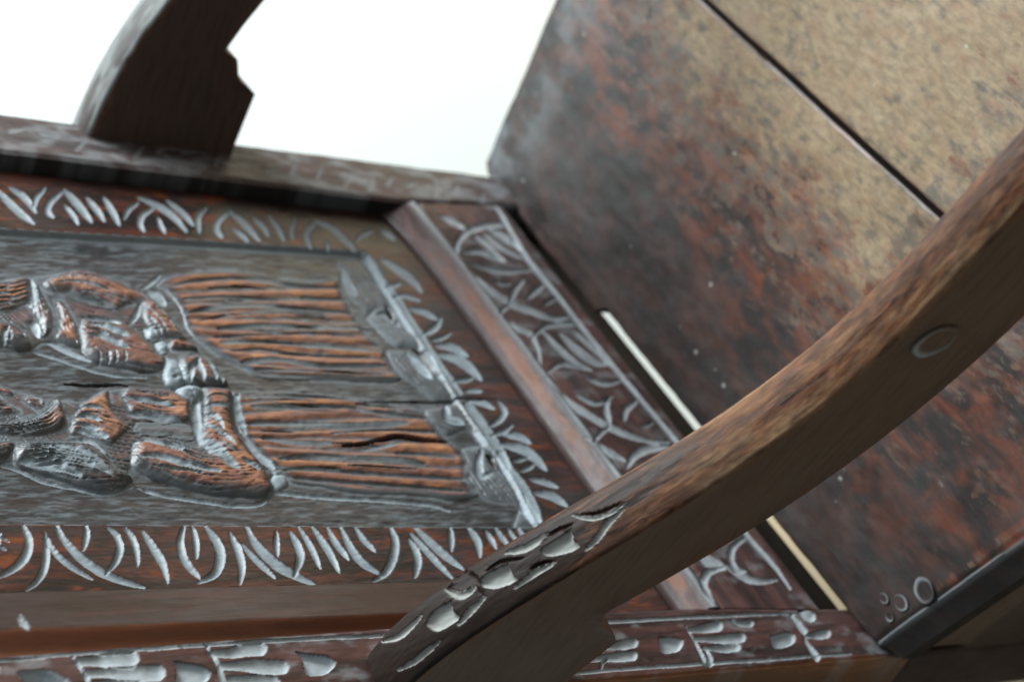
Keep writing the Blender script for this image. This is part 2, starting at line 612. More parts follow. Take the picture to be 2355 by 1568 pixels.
wp = np.array([.04, -.30])                       # where wall and floor meet behind the chair
wd = np.array([-.894, .447])
wn = np.array([-.447, -.894])                    # into the wall
c4 = [wp - wd * 2.6, wp + wd * 3.4]
vs = [(c4[0][0], c4[0][1], 0), (c4[1][0], c4[1][1], 0), (c4[1][0] + wn[0] * .12, c4[1][1] + wn[1] * .12, 0), (c4[0][0] + wn[0] * .12, c4[0][1] + wn[1] * .12, 0)]
vs += [(a, b, 2.6) for a, b, _ in vs]
wme = bpy.data.meshes.new('wall')
wme.from_pydata(vs, [], [(0, 1, 5, 4), (1, 2, 6, 5), (2, 3, 7, 6), (3, 0, 4, 7), (4, 5, 6, 7)])
wme.materials.append(M_WALL)
wall = bpy.data.objects.new('wall', wme)
COL.objects.link(wall)
wall['kind'] = 'structure'

# ---------------------------------------------------------------- the chair
chair = bpy.data.objects.new('carved_armchair', None)
COL.objects.link(chair)
chair.location = ROOT
chair['label'] = 'old dark oak armchair with two carved figures on its back and worn plank seat'
chair['category'] = 'armchair'


def lin(a, b, n):
    return np.linspace(a, b, n)


# ---- carved back panel
xs = lin(.055, .511, 620)
zs = np.concatenate([lin(.112, .575, 620), lin(.58, .80, 24)])
PX, PZ = np.meshgrid(xs, zs, indexing='ij')
PP = np.stack([PX, np.full_like(PX, -.0150), PZ], -1)
R = Relief(pic(PP))
Q = R.Q
GROUND = -.0042
# sunk ground inside the leaf border
gpoly = np.array([(-700, 470), (-300, 505), (0, 525), (420, 549), (830, 577), (848, 585), (880, 640), (925, 715), (975, 795), (1020, 862), (1050, 915),
                  (1085, 965), (1125, 1020), (1150, 1045), (1180, 1095), (1205, 1140), (1228, 1180), (1238, 1213), (1000, 1212), (500, 1208), (0, 1205), (-700, 1200)], float)
ix = R.near(gpoly, 5)
dg = R.pdist(ix, gpoly)
R.h[ix] += GROUND * ss(dg, 0, 5)
nz = vnoise(Q[:, 0] * .05, Q[:, 1] * .16, 11)
nz2 = vnoise(Q[:, 0] * .022, Q[:, 1] * .05, 13)
R.worn[:] = .20 + .35 * (nz2 - .5) * 2
R.worn[ix] = np.where(dg > 0, .0, R.worn[ix])
R.dust[ix] = np.where(dg > 0, np.maximum(.05 + .25 * ss(vnoise(Q[ix, 0] * .03, Q[ix, 1] * .22, 12, 4), .40, .80), .75 * (1 - ss(dg, 3, 16))), 0)
# shallow adze marks over the ground
R.h[ix] += np.where(dg > 2, -.0003 * (nz[ix] - .5) - .0011 * (vnoise(Q[ix, 0] * .03, Q[ix, 1] * .07, 17, 3) - .5), 0)
R.h += .00035 * (vnoise(Q[:, 0] * .05, Q[:, 1] * .25, 19, 3) - .5)

R.h -= .010 * (1 - ss(PX, .0618, .0632)).ravel()          # open joint beside the far stile
R.dust[PX.ravel() < .064] = 0

zrail = .1268 + .016 * np.exp(-np.clip((PX - .063) / .45, 0, 1) / .13)
R.h -= (.007 * (1 - ss(PZ - zrail, .0012, .0026))).ravel()                    # open joint above the rail
R.worn *= ss(PZ - zrail, .0035, .0050).ravel()
R.dust *= ss(PZ - zrail, .0035, .0050).ravel()
xm = np.interp(PZ, [.15, .29, .55, .8], [.4745, .4705, .4640, .4600])
R.h -= (.007 * ss(PX - xm, -.0022, -.0008) * ss(PZ, .19, .20)).ravel()                           # open joint beside the near moulding
R.dust *= (1 - ss(PX - xm, -.003, -.001)).ravel()
R.worn *= (1 - ss(PX - xm, -.0030, -.0018) * ss(PZ, .19, .20)).ravel()

# lower leaf border (near edge)
for pts, wd_ in [
    ([(150, 550), (185, 640), (170, 740), (100, 820), (-10, 885)], 62), ([(290, 600), (300, 720), (285, 830), (240, 910), (175, 968)], 50),
    ([(285, 600), (350, 720), (450, 810), (598, 900)], 40), ([(365, 545), (410, 640), (520, 760), (650, 850), (780, 905), (930, 952)], 62),
    ([(555, 545), (560, 620), (535, 715)], 42), ([(700, 565), (755, 620), (775, 700), (745, 790), (685, 855)], 52),
    ([(805, 560), (860, 640), (882, 720), (892, 812)], 44), ([(918, 585), (980, 680), (1045, 790), (1085, 920)], 58),
    ([(1190, 555), (1165, 660), (1195, 780), (1295, 895)], 58), ([(1240, 555), (1265, 650), (1272, 765)], 42),
    ([(1325, 555), (1400, 660), (1425, 760), (1390, 860), (1285, 918)], 70), ([(1485, 600), (1540, 720), (1563, 830), (1552, 930)], 58),
    ([(1560, 670), (1640, 760), (1778, 892)], 44), ([(1590, 555), (1650, 670), (1780, 800), (1900, 870), (2028, 932)], 72),
    ([(1785, 590), (1787, 680), (1795, 750)], 42), ([(1870, 590), (1920, 680), (1940, 760), (1905, 868)], 60),
    ([(1925, 560), (2000, 680), (2070, 830)], 46), ([(2015, 560), (2110, 700), (2192, 855)], 54),
    ([(2105, 555), (2165, 660), (2252, 772)], 46), ([(2195, 555), (2260, 690), (2340, 790), (2460, 868)], 58),
    ([(2290, 560), (2345, 640), (2425, 720)], 44), ([(0, 600), (-40, 720), (-120, 850)], 50), ([(-80, 560), (-150, 700), (-260, 880)], 60),
    ([(0, 620), (30, 640), (60, 660)], 16), ([(0, 680), (20, 700), (40, 715)], 14)]:
    R.cut('G', pts, wd_ * .88, depth=.0017)
for pts, wd_ in [
    ([(375, 550), (412, 650), (400, 760), (355, 850), (268, 912)], 62), ([(500, 640), (545, 720), (560, 800), (538, 888)], 56),
    ([(508, 600), (600, 700), (690, 800), (780, 892)], 48), ([(530, 555), (640, 660), (740, 750), (850, 832)], 60),
    ([(765, 560), (775, 640), (775, 716)], 44), ([(880, 560), (940, 650), (960, 755)], 56), ([(990, 580), (1030, 640), (1065, 700)], 40),
    ([(1055, 565), (1100, 630), (1145, 680)], 44), ([(1135, 570), (1170, 620), (1200, 650)], 32), ([(1195, 560), (1230, 610), (1270, 650)], 38)]:
    R.cut('H', pts, wd_ * .88, depth=.0017)
# upper leaf border (far edge)
for pts, wd_ in [
    ([(-20, 1225), (90, 1340), (218, 1445)], 60), ([(60, 1210), (150, 1270), (232, 1372)], 50), ([(290, 1215), (232, 1280), (222, 1345)], 50),
    ([(405, 1235), (330, 1300), (305, 1360), (345, 1405)], 56), ([(410, 1225), (500, 1320), (592, 1435)], 60), ([(415, 1325), (470, 1390), (505, 1450)], 40),
    ([(555, 1275), (620, 1350), (675, 1430)], 48), ([(668, 1275), (720, 1360), (772, 1455)], 52), ([(895, 1310), (832, 1350), (800, 1418)], 42),
    ([(1000, 1335), (920, 1390), (905, 1450), (932, 1495)], 52), ([(890, 1275), (1020, 1330), (1120, 1400), (1205, 1495)], 54),
    ([(1075, 1295), (1170, 1370), (1250, 1455)], 48), ([(1018, 1405), (1040, 1460), (1068, 1508)], 38), ([(1335, 1345), (1280, 1400), (1290, 1505)], 46),
    ([(1490, 1365), (1412, 1420), (1398, 1480), (1435, 1535)], 58), ([(1475, 1365), (1560, 1430), (1675, 1555)], 54), ([(1505, 1475), (1560, 1520), (1605, 1560)], 42),
    ([(1635, 1405), (1700, 1470), (1735, 1525)], 44), ([(1735, 1395), (1790, 1470), (1835, 1555)], 48), ([(1905, 1415), (1880, 1480), (1892, 1545)], 46),
    ([(2045, 1435), (1982, 1490), (1982, 1545), (2010, 1605)], 58), ([(2035, 1425), (2130, 1470), (2240, 1560), (2300, 1630)], 60), ([(2100, 1550), (2115, 1590), (2112, 1625)], 36)]:
    R.cut('A', pts, wd_ * .82, depth=.0015, dust=.7)
R.cut('E', [(155, 155), (190, 110), (265, 78)], 36, dust=.6)
R.cut('E', [(320, 70), (360, 100), (410, 135)], 40, dust=.6)

# pleated skirts
R.raise_('D', [(1030, 400), (1100, 350), (1250, 315), (1500, 308), (1700, 330), (1900, 368), (2050, 378), (2185, 360), (2215, 450), (2290, 590), (2380, 720),
               (2470, 790), (2520, 900), (2600, 1010), (2440, 1030), (2141, 1012), (1900, 1012), (1700, 1000), (1600, 940), (1480, 880), (1350, 800), (1230, 700), (1180, 560), (1100, 450)],
         -.0010, GROUND, 12, .95, 1, hdir=(1, .03), lam=25, soft=True)
R.raise_('D', [(1510, 1090), (1700, 1082), (2000, 1095), (2355, 1140), (2741, 1215), (2861, 1370), (3011, 1490), (3060, 1640), (3110, 1750), (2950, 1790), (2700, 1755),
               (2355, 1745), (2100, 1700), (1900, 1670), (1830, 1620), (1760, 1560), (1650, 1440), (1540, 1300)], -.0012, GROUND, 12, 1.0, 1, hdir=(1, .03), lam=25, soft=True)
for pts, wd_ in [
    ([(1110, 420), (1250, 385), (1500, 365), (1750, 390), (1950, 420), (2200, 425)], 34), ([(1180, 500), (1400, 490), (1600, 490), (1800, 505)], 26),
    ([(1950, 490), (2050, 500), (2230, 505)], 40), ([(1210, 590), (1400, 550), (1700, 540), (1900, 560), (2280, 590)], 36),
    ([(1280, 640), (1500, 600), (1800, 590), (2100, 600)], 20), ([(1400, 690), (1700, 670), (2000, 680), (2355, 690), (2400, 700)], 40),
    ([(1380, 740), (1700, 730), (2000, 715), (2355, 745)], 20), ([(1420, 780), (1700, 775), (2000, 800), (2380, 830), (2460, 840)], 38),
    ([(1500, 830), (1700, 820), (2000, 860), (2400, 870)], 18), ([(1560, 900), (1800, 890), (2100, 930), (2300, 930), (2500, 930)], 42),
    ([(1650, 950), (1900, 960), (2200, 970), (2500, 985)], 26), ([(1350, 430), (1600, 420), (1750, 440)], 14)]:
    R.cut('D', pts, wd_ * .8, .0011, 'l', .36)
for pts, wd_ in [
    ([(1560, 1130), (1800, 1120), (2000, 1125), (2355, 1150), (2600, 1220)], 30), ([(1620, 1190), (1900, 1190), (2200, 1190), (2450, 1230), (2760, 1260)], 34),
    ([(1600, 1300), (1800, 1300), (2100, 1310), (2355, 1310), (2640, 1300)], 56), ([(1700, 1390), (1900, 1420), (2150, 1430)], 50),
    ([(2141, 1365), (2400, 1345), (2600, 1340), (2820, 1350)], 22), ([(1800, 1530), (2000, 1510), (2300, 1520), (2550, 1530), (2750, 1560)], 44),
    ([(1830, 1600), (2050, 1590), (2350, 1620), (2700, 1640), (3000, 1660)], 40), ([(1900, 1640), (2200, 1670), (2600, 1700), (3000, 1730)], 26),
    ([(2250, 1570), (2500, 1580), (2700, 1600)], 18), ([(2560, 1490), (2750, 1500), (2950, 1520)], 34)]:
    R.cut('D', pts, wd_ * .8, .0011, 'l', .36)
# fine tool lines between the pleats
rt = random.Random(11)
for k in range(16):
    x0, y0 = rt.uniform(1300, 2100), rt.uniform(350, 980)
    L_ = rt.uniform(140, 420)
    R.cut('D', [(x0, y0), (x0 + L_ / 2, y0 + L_ * .03), (x0 + L_, y0 + L_ * .07)], rt.uniform(8, 15), .0006, 'c', rt.choice([.0, .3, .45]))
    x0, y0 = rt.uniform(1680, 2650), rt.uniform(1120, 1660)
    R.cut('D', [(x0, y0), (x0 + L_ / 2, y0 + L_ * .02), (x0 + L_, y0 + L_ * .06)], rt.uniform(8, 15), .0006, 'c', rt.choice([.0, .3, .45]))
# long split in the wood
R.cut('E', [(80, 1445), (200, 1432), (330, 1405), (450, 1383), (620, 1408), (765, 1415)], 34, .006, 'c', 0.0)
R.cut('E', [(200, 1465), (300, 1455), (450, 1430)], 26, .0008, 'c', .7)
R.cut('D', [(430, 1035), (640, 1040), (760, 1035), (840, 1045)], 22, .005, 'c', 0.0)
R.cut('E', [(150, 1150), (500, 1152), (800, 1155), (1060, 1160)], 14, .003, 'c', 0.0)

# far figure
B = -.0042
# low ground of each body, so that its folds stay joined
R.raise_('D', [(-200, 370), (0, 365), (200, 350), (480, 320), (700, 345), (900, 430), (1080, 590), (1190, 745), (1290, 830), (1430, 950), (1450, 1040), (1220, 1045), (1080, 1000), (1010, 960),
               (850, 945), (700, 880), (560, 830), (430, 780), (300, 760), (200, 810), (0, 830), (-200, 830)], -.0014, B, 16, .45, 1, lam=9)
R.raise_('L', [(-150, -40), (100, 30), (300, 80), (480, 110), (700, 110), (860, 35), (1200, 30), (1400, 50), (1600, 10), (1820, 40), (1860, 300), (1950, 470), (2060, 620), (2130, 800), (1950, 860), (1500, 800),
               (1200, 700), (1030, 640), (1030, 740), (900, 810), (600, 780), (300, 670), (100, 590), (-150, 580)], -.0014, B, 16, .45, 1, lam=9)
R.raise_('J', [(-200, 170), (0, 200), (290, 150), (320, 260), (310, 400), (200, 480), (60, 540), (-60, 500), (-200, 460)], .0015, B, 12, .95, 1)
for k in range(5):
    R.cut('J', [(-100, 250 + 52 * k), (60, 238 + 50 * k), (150, 248 + 46 * k), (290, 205 + 46 * k)], 26, .0013, 'l', .5)
R.raise_('J', [(420, 220), (560, 130), (760, 80), (980, 110), (1200, 190), (1380, 260), (1540, 360), (1680, 480), (1790, 600), (1870, 720), (1910, 790), (1760, 800), (1600, 780), (1520, 700),
               (1480, 640), (1440, 560), (1440, 450), (1350, 440), (1250, 480), (1180, 520), (1010, 440), (840, 400), (700, 340), (560, 330), (460, 290)], .0025, B, 16, 1.0, 1, .001)
for pts, wd_ in [([(500, 190), (700, 160), (900, 180), (1100, 240)], 16), ([(560, 250), (800, 240), (1000, 290), (1180, 350)], 24), ([(760, 330), (950, 340), (1180, 420)], 18),
                 ([(1040, 340), (1180, 390), (1300, 410)], 24), ([(1250, 260), (1450, 360), (1600, 480)], 18), ([(1420, 350), (1560, 450), (1700, 600), (1800, 720)], 22),
                 ([(1480, 480), (1600, 600), (1720, 760)], 18), ([(1520, 600), (1600, 680), (1650, 760)], 24), ([(830, 160), (1000, 200), (1150, 260)], 14)]:
    R.cut('J', pts, wd_, .0009, 'c', .55)
R.raise_('J', [(840, 560), (1000, 590), (1200, 590), (1290, 620), (1400, 700), (1500, 800), (1600, 900), (1690, 960), (1690, 1080), (1560, 1110), (1300, 1080), (1000, 1000), (860, 900), (830, 800), (800, 680)],
         .0020, B, 14, .7, 1)
for pts, wd_ in [([(840, 560), (960, 575), (1100, 600), (1220, 650)], 60), ([(900, 650), (1050, 670), (1200, 730), (1320, 780)], 66), ([(900, 760), (1050, 780), (1180, 840), (1310, 900)], 66),
                 ([(880, 700), (1000, 720), (1100, 760)], 20)]:
    R.cut('J', pts, wd_, .0022, 'c', .88)
for xx in (1010, 1100, 1170, 1260):
    R.cut('J', [(xx, 930), (xx + 15, 980), (xx + 12, 1030)], 34, .0012, 'c', .6)
R.raise_('J', [(560, 400), (630, 390), (700, 480), (780, 620), (820, 760), (830, 860), (740, 850), (640, 810), (570, 760), (600, 650), (600, 540)], .0010, B, 12, .9, 1)
R.raise_('J', [(300, 160), (390, 220), (470, 380), (545, 520), (555, 660), (520, 740), (440, 770), (420, 700), (400, 620), (340, 540), (300, 430), (330, 330)], .0024, B, 16, .45, 1)
R.cut('J', [(330, 180), (345, 280), (360, 400), (350, 500)], 50, .0015, 'c', .7)
R.cut('J', [(290, 620), (350, 650), (400, 760)], 90, .002, 'c', .85)
R.raise_('J', [(-120, 600), (0, 580), (110, 610), (220, 670), (310, 760), (335, 870), (200, 885), (60, 870), (-120, 870)], .0035, B, 20, .65, 1)
R.cut('J', [(80, 700), (40, 760), (50, 850)], 60, .002, 'c', .75)
R.cut('J', [(90, 730), (110, 780), (95, 820)], 30, .001, 'c', .8)
R.cut('J', [(180, 690), (240, 740), (260, 810)], 24, .001, 'c', .2)
# spur, and facets between whose light is put into a pale colour
R.cut('J', [(1430, 440), (1380, 560), (1310, 640)], 70, .002, 'c', .85)
R.raise_('J', [(1470, 680), (1560, 690), (1610, 760), (1590, 800), (1500, 780)], .001, B, 10, .0, 1, dust_in=.8)
R.raise_('J', [(1580, 830), (1660, 810), (1720, 870), (1700, 930), (1620, 920)], .001, B, 10, .0, 1, dust_in=.8)
R.cut('J', [(500, 800), (640, 860), (800, 930), (940, 990)], 60, .0008, 'c', .9)
R.cut('J', [(340, 880), (600, 960), (900, 1060), (1200, 1130), (1500, 1150)], 34, .0010, 'l', .75)
R.cut('J', [(1450, 260), (1540, 200), (1640, 120)], 56, .0012, 'c', .85)
R.cut('J', [(1520, 280), (1620, 340), (1700, 420)], 90, .0012, 'c', .8)
# joined hands
R.raise_('D', [(1090, 790), (1120, 765), (1200, 765), (1260, 800), (1290, 830), (1200, 840), (1110, 830)], .0025, B, 8, .9, 1)
R.raise_('D', [(1165, 880), (1230, 862), (1320, 880), (1400, 925), (1450, 990), (1480, 1050), (1350, 1055), (1215, 1045), (1160, 960)], .0028, B, 12, .75, 1)
for a_ in ([(1290, 900), (1240, 960), (1235, 1035)], [(1270, 905), (1290, 960), (1320, 1030)], [(1345, 910), (1375, 960), (1400, 1030)], [(1400, 950), (1430, 1000), (1445, 1040)]):
    R.cut('D', a_, 44, .0018, 'c', .85)
R.raise_('D', [(1085, 880), (1150, 900), (1190, 960), (1205, 1030), (1150, 1060), (1090, 1040), (1065, 980)], .0008, B, 10, .0, 1, dust_in=.7)
R.cut('D', [(1120, 1010), (1160, 1000), (1200, 1010)], 30, .0015, 'c', .3)
# near figure
R.raise_('L', [(-150, -40), (0, 0), (70, 20), (120, 70), (90, 105), (0, 90), (-100, 60)], .001, B, 10, 1.0, 1)
R.raise_('L', [(-150, 90), (0, 100), (80, 160), (180, 220), (60, 250), (0, 270), (-150, 280)], .0006, B, 12, 1.1, 1)
R.raise_('L', [(180, 110), (260, 80), (340, 100), (370, 150), (330, 200), (270, 190), (200, 140)], .0006, B, 9, .9, 1)
R.cut('L', [(250, 85), (310, 115), (330, 165)], 40, .001, 'c', .7)
R.raise_('L', [(-120, 290), (60, 290), (200, 260), (330, 220), (420, 160), (440, 110), (490, 120), (515, 200), (540, 290), (500, 360), (400, 400), (200, 425), (0, 400), (-120, 380)], .0034, B, 18, .9, 1)
for k in range(5):
    R.cut('L', [(40 + 12 * k, 320 + 16 * k), (200 + 15 * k, 300 + 18 * k), (330 + 20 * k, 250 + 22 * k), (430 + 12 * k, 170 + 30 * k)], 18, .001, 'c', .45)
R.raise_('L', [(640, 150), (740, 90), (860, 30), (880, 120), (920, 220), (1010, 300), (1050, 350), (990, 400), (920, 470), (880, 490), (780, 450), (680, 420), (560, 400), (560, 300), (600, 220)],
         .0022, B, 14, 1.05, 1)
for pts, wd_ in [([(600, 200), (700, 190), (810, 210)], 34), ([(600, 270), (700, 270), (800, 305)], 44), ([(590, 330), (680, 340), (780, 370)], 34), ([(600, 370), (700, 380), (850, 430)], 52),
                 ([(640, 240), (720, 240), (800, 250)], 14)]:
    R.cut('L', pts, wd_, .0018, 'c', .85)
R.raise_('L', [(1000, 20), (1200, 30), (1400, 50), (1510, 110), (1510, 200), (1500, 300), (1350, 315), (1200, 260), (1060, 250), (1000, 180), (960, 90)], .0012, B, 12, .95, 1)
for pts, wd_ in [([(980, 110), (1100, 130), (1250, 150), (1380, 190)], 50), ([(1010, 240), (1150, 240), (1300, 270), (1430, 300)], 56), ([(1050, 60), (1200, 80), (1380, 110)], 18)]:
    R.cut('L', pts, wd_, .0014, 'c', .7)
R.raise_('L', [(1090, 300), (1300, 300), (1520, 330), (1540, 440), (1300, 410), (1120, 400), (1060, 360)], -.0008, B, 12, .1, 1, dust_in=.25)
R.raise_('L', [(1600, 10), (1830, 40), (1850, 200), (1870, 330), (1950, 470), (2060, 600), (2140, 740), (2165, 830), (2100, 880), (1950, 880), (1700, 860), (1500, 820), (1300, 760), (1120, 690), (1040, 620),
               (1040, 520), (1080, 430), (1250, 410), (1450, 450), (1640, 540), (1560, 420), (1600, 300)], .0030, B, 18, 1.05, 1, .001)
for pts, wd_ in [([(1080, 450), (1180, 470), (1300, 500), (1500, 540)], 44), ([(1280, 450), (1420, 490), (1560, 540)], 36), ([(1090, 590), (1250, 600), (1450, 660), (1730, 720)], 60),
                 ([(1250, 510), (1450, 560), (1600, 610)], 24), ([(1200, 660), (1400, 700), (1600, 730)], 22), ([(1620, 120), (1720, 110), (1820, 130)], 18),
                 ([(1620, 180), (1720, 190), (1830, 210)], 38), ([(1610, 240), (1700, 290), (1760, 380)], 40), ([(1620, 330), (1720, 400), (1850, 510)], 44),
                 ([(1580, 440), (1700, 530), (1780, 620), (1880, 690)], 84), ([(1905, 620), (1980, 660), (2060, 710)], 50), ([(1700, 460), (1820, 540), (1900, 560)], 18)]:
    R.cut('L', pts, wd_, .0017, 'c', .75)
R.cut('L', [(1560, 100), (1550, 240), (1570, 400), (1580, 480)], 80, .0022, 'c', .8)
R.raise_('L', [(1400, 30), (1500, 0), (1600, 30), (1610, 90), (1560, 125), (1440, 100)], .0030, B, 14, .0, 1, dust_in=.7)
R.cut('L', [(1440, 20), (1500, 60), (1540, 110)], 16, .001, 'c', .2)
R.raise_('L', [(100, 490), (200, 450), (400, 440), (620, 430), (760, 450), (860, 530), (900, 620), (1040, 700), (1040, 760), (900, 830), (700, 810), (480, 740), (300, 680), (130, 610)], .0036, B, 24, .35, 1, .001)
for k in range(7):
    R.cut('L', [(150 + 25 * k, 500 + 24 * k), (380 + 20 * k, 490 + 26 * k), (600 + 22 * k, 530 + 26 * k), (820 + 12 * k, 640 + 20 * k)], 24, .0013, 'c', .6)
R.cut('L', [(560, 445), (720, 470), (850, 590)], 70, .0012, 'c', .8)
R.cut('L', [(170, 610), (320, 640), (500, 680), (640, 740)], 60, .0012, 'c', .8)
R.raise_('L', [(-120, 440), (60, 440), (130, 460), (100, 540), (50, 580), (-120, 590)], .003, B, 14, .35, 1)
# heads, beyond the edge of the picture
def oval(cx_, cy_, rx, ry, n=14):
    return [(cx_ + rx * math.cos(2 * math.pi * k / n), cy_ + ry * math.sin(2 * math.pi * k / n)) for k in range(n)]


for reg, hx, hy, k_ in (('D', -400, 610, 1.0), ('L', -420, 250, 1.3)):
    R.raise_(reg, [(hx + 80 * k_, hy - 70 * k_), (hx + 260 * k_, hy - 190 * k_), (hx + 330 * k_, hy), (hx + 260 * k_, hy + 190 * k_), (hx + 80 * k_, hy + 70 * k_)], -.0002, B, 14, .6, 1)
    R.raise_(reg, oval(hx, hy, 165 * k_, 118 * k_), .0016, B, 22, .28, 1)
    R.raise_(reg, [(hx - 60 * k_, hy - 150 * k_), (hx - 110 * k_, hy - 170 * k_), (hx - 330 * k_, hy - 110 * k_), (hx - 350 * k_, hy + 110 * k_), (hx - 110 * k_, hy + 170 * k_), (hx - 60 * k_, hy + 150 * k_)], .0022, B, 18, .6, 1)
    R.raise_(reg, [(hx - 30 * k_, hy - 12 * k_), (hx + 45 * k_, hy - 26 * k_), (hx + 60 * k_, hy), (hx + 45 * k_, hy + 26 * k_), (hx - 30 * k_, hy + 12 * k_)], .0040, B, 8, .28, 1)
    for sg in (-1, 1):
        R.cut(reg, [(hx - 20 * k_, hy + sg * 30 * k_), (hx - 26 * k_, hy + sg * 50 * k_), (hx - 18 * k_, hy + sg * 70 * k_)], 22 * k_, .0010, 'c', .4)
    R.cut(reg, [(hx + 88 * k_, hy - 36 * k_), (hx + 94 * k_, hy), (hx + 88 * k_, hy + 36 * k_)], 18 * k_, .0010, 'c', .3)
# line cut along the foot of the near figure
R.cut('L', [(1100, 800), (1300, 850), (1600, 900), (1900, 935), (2080, 920), (2180, 840), (2352, 850), (2700, 880), (3100, 900), (3400, 930), (3560, 980)], 34, .0012, 'l', .85)
R.cut('L', [(0, 610), (150, 650), (350, 740), (600, 800), (850, 840), (1060, 790)], 30, .001, 'l', .7)
R.cut('L', [(1950, 380), (1900, 250), (1880, 120), (1900, 60)], 60, .001, 'c', .8)
R.cut('L', [(2200, 720), (2140, 620), (2040, 540), (1950, 430)], 50, .001, 'c', .8)
R.raise_('L', [(2180, 700), (2260, 710), (2280, 780), (2210, 810), (2150, 750)], -.0012, B, 8, .0, 1, dust_in=.8)

# leafy branch along the foot of the panel
BR = 2
R.raise_('E', [(60, 255), (200, 235), (330, 440), (420, 600), (300, 560), (230, 600), (200, 540), (110, 440)], -.0022, B, 10, .05, BR, dust_in=.22)
R.raise_('E', [(235, 620), (330, 555), (460, 660), (600, 800), (480, 800), (420, 800), (330, 720)], -.0010, B, 10, .05, BR, dust_in=.35)
R.raise_('E', [(450, 820), (560, 840), (700, 1000), (830, 1130), (700, 1145), (560, 1060), (430, 960), (370, 830)], -.0010, B, 12, .05, BR, dust_in=.22)
R.raise_('E', [(620, 1210), (850, 1170), (960, 1290), (1010, 1400), (880, 1330), (760, 1370), (650, 1290)], -.0014, B, 10, .05, BR, dust_in=.22)
R.raise_('H', [(860, 30), (1020, 20), (1100, 130), (1200, 300), (1240, 420), (1360, 540), (1200, 540), (1220, 400), (1000, 350), (880, 240)], -.0018, B, 12, .05, BR, dust_in=.25)
R.cut('E', [(300, 600), (360, 600), (450, 670)], 60, .0026, 'c', .9)
R.cut('E', [(350, 530), (400, 590), (440, 650)], 34, .003, 'c', 0.0)
R.cut('E', [(490, 850), (560, 920), (650, 1010)], 70, .0026, 'c', .95)
R.cut('E', [(540, 820), (620, 870), (700, 990)], 40, .003, 'c', 0.0)
R.cut('E', [(750, 1180), (760, 1260), (860, 1300)], 60, .0022, 'c', .9)
R.cut('E', [(80, 300), (110, 400), (170, 470)], 60, .0015, 'c', .6)
R.cut('H', [(980, 40), (960, 130), (980, 210), (1050, 190)], 60, .0018, 'c', .9)
R.cut('H', [(1010, 80), (1040, 110), (1060, 160)], 40, .0025, 'c', 0.0)
R.cut('E', [(170, 210), (260, 280), (330, 400), (430, 520), (500, 640), (570, 740), (650, 870), (740, 1000), (830, 1120)], 44, .0012, 'l', .75)
R.cut('E', [(860, 1170), (900, 1230), (960, 1310), (1020, 1400), (1080, 1486), (1140, 1600)], 64, .0012, 'l', .75)
R.cut('H', [(1080, 60), (1140, 180), (1220, 280), (1280, 380), (1340, 520)], 60, .0012, 'l', .8)
for pts, wd_ in [([(320, 260), (430, 330), (520, 400), (580, 470)], 58), ([(330, 440), (400, 430), (450, 415)], 36), ([(380, 500), (470, 495), (570, 530)], 34), ([(500, 575), (590, 600), (680, 648)], 44),
                 ([(590, 745), (670, 700), (708, 640)], 46), ([(630, 785), (700, 770), (770, 738)], 32), ([(670, 815), (780, 830), (878, 885)], 52), ([(690, 875), (800, 900), (890, 960), (965, 1038)], 66),
                 ([(790, 1045), (860, 1040), (920, 1025)], 34), ([(850, 1115), (900, 1105), (970, 1112)], 34), ([(870, 1165), (960, 1180), (1050, 1225)], 44),
                 ([(1075, 1180), (1115, 1240), (1090, 1290), (1020, 1340)], 46), ([(1030, 1395), (1110, 1370), (1170, 1330)], 34), ([(1110, 1390), (1200, 1400), (1285, 1445)], 50), ([(1100, 1455), (1220, 1480), (1310, 1540), (1385, 1620)], 66)]:
    R.cut('E', pts, wd_, .0014, 'c', .9)
for pts, wd_ in [([(1170, 135), (1220, 125), (1280, 105)], 32), ([(1210, 200), (1270, 180), (1320, 145)], 34), ([(1280, 250), (1370, 270), (1460, 305)], 42), ([(1310, 340), (1420, 360), (1520, 425)], 56),
                 ([(1240, 350), (1270, 450), (1350, 520)], 70)]:
    R.cut('H', pts, wd_, .0014, 'c', .9)
# moulded foot of the panel where it meets the rail stays plain and rubbed
gpn = np.stack([PZ, PX, np.zeros_like(PX)], -1)
relief_slab('back_panel', PP, (0, 1, 0), R, .012, M_PANEL, chair, gpn, flip=False,
            sub={1: ('carved_figures', 'two robed figures joining hands in low relief, rubbed orange brown on the raised folds'), 2: ('carved_foot_border', 'feet and leafy ground line of the figures in grey waxed relief')})

# ---- far stile (plain, dented)
zf = np.concatenate([lin(-.02, .60, 420), lin(.61, .95, 12)])
nu = 60
inner = np.interp(zf, [0, .014, .13, .45, .95], [.0465, .047, .0625, .0612, .0600])
outer = np.interp(zf, [0, .45, .95], [0, .009, .014])
u = lin(0, 1, nu)
PX = outer[:, None] + (inner - outer)[:, None] * u[None, :]
PZ = np.repeat(zf[:, None], nu, 1)
PP = np.stack([PX, np.zeros_like(PX), PZ], -1)
R = Relief(pic(PP))
de = np.minimum(u, 1 - u)[None, :] * (inner - outer)[:, None]
R.h = (-.0022 * (1 - ss(de, 0, .0035)) + .0007 * (vnoise(PX * 70, PZ * 45, 3) - .5) * 2).ravel()
R.dust = (.04 + .26 * ss(vnoise(PX * 120, PZ * 60, 8), .4, .7)).ravel()
R.worn = (.05 + 0 * PX).ravel()
for k in range(26):
    z0 = .03 + k * .022
    c_ = pic(np.array([[.02 + .02 * rng.random(), 0, z0], [.03 + .02 * rng.random(), 0, z0 + .012]]))
    R.cut('V', c_, 8 + 5 * rng.random(), .0005, 'f', .3)
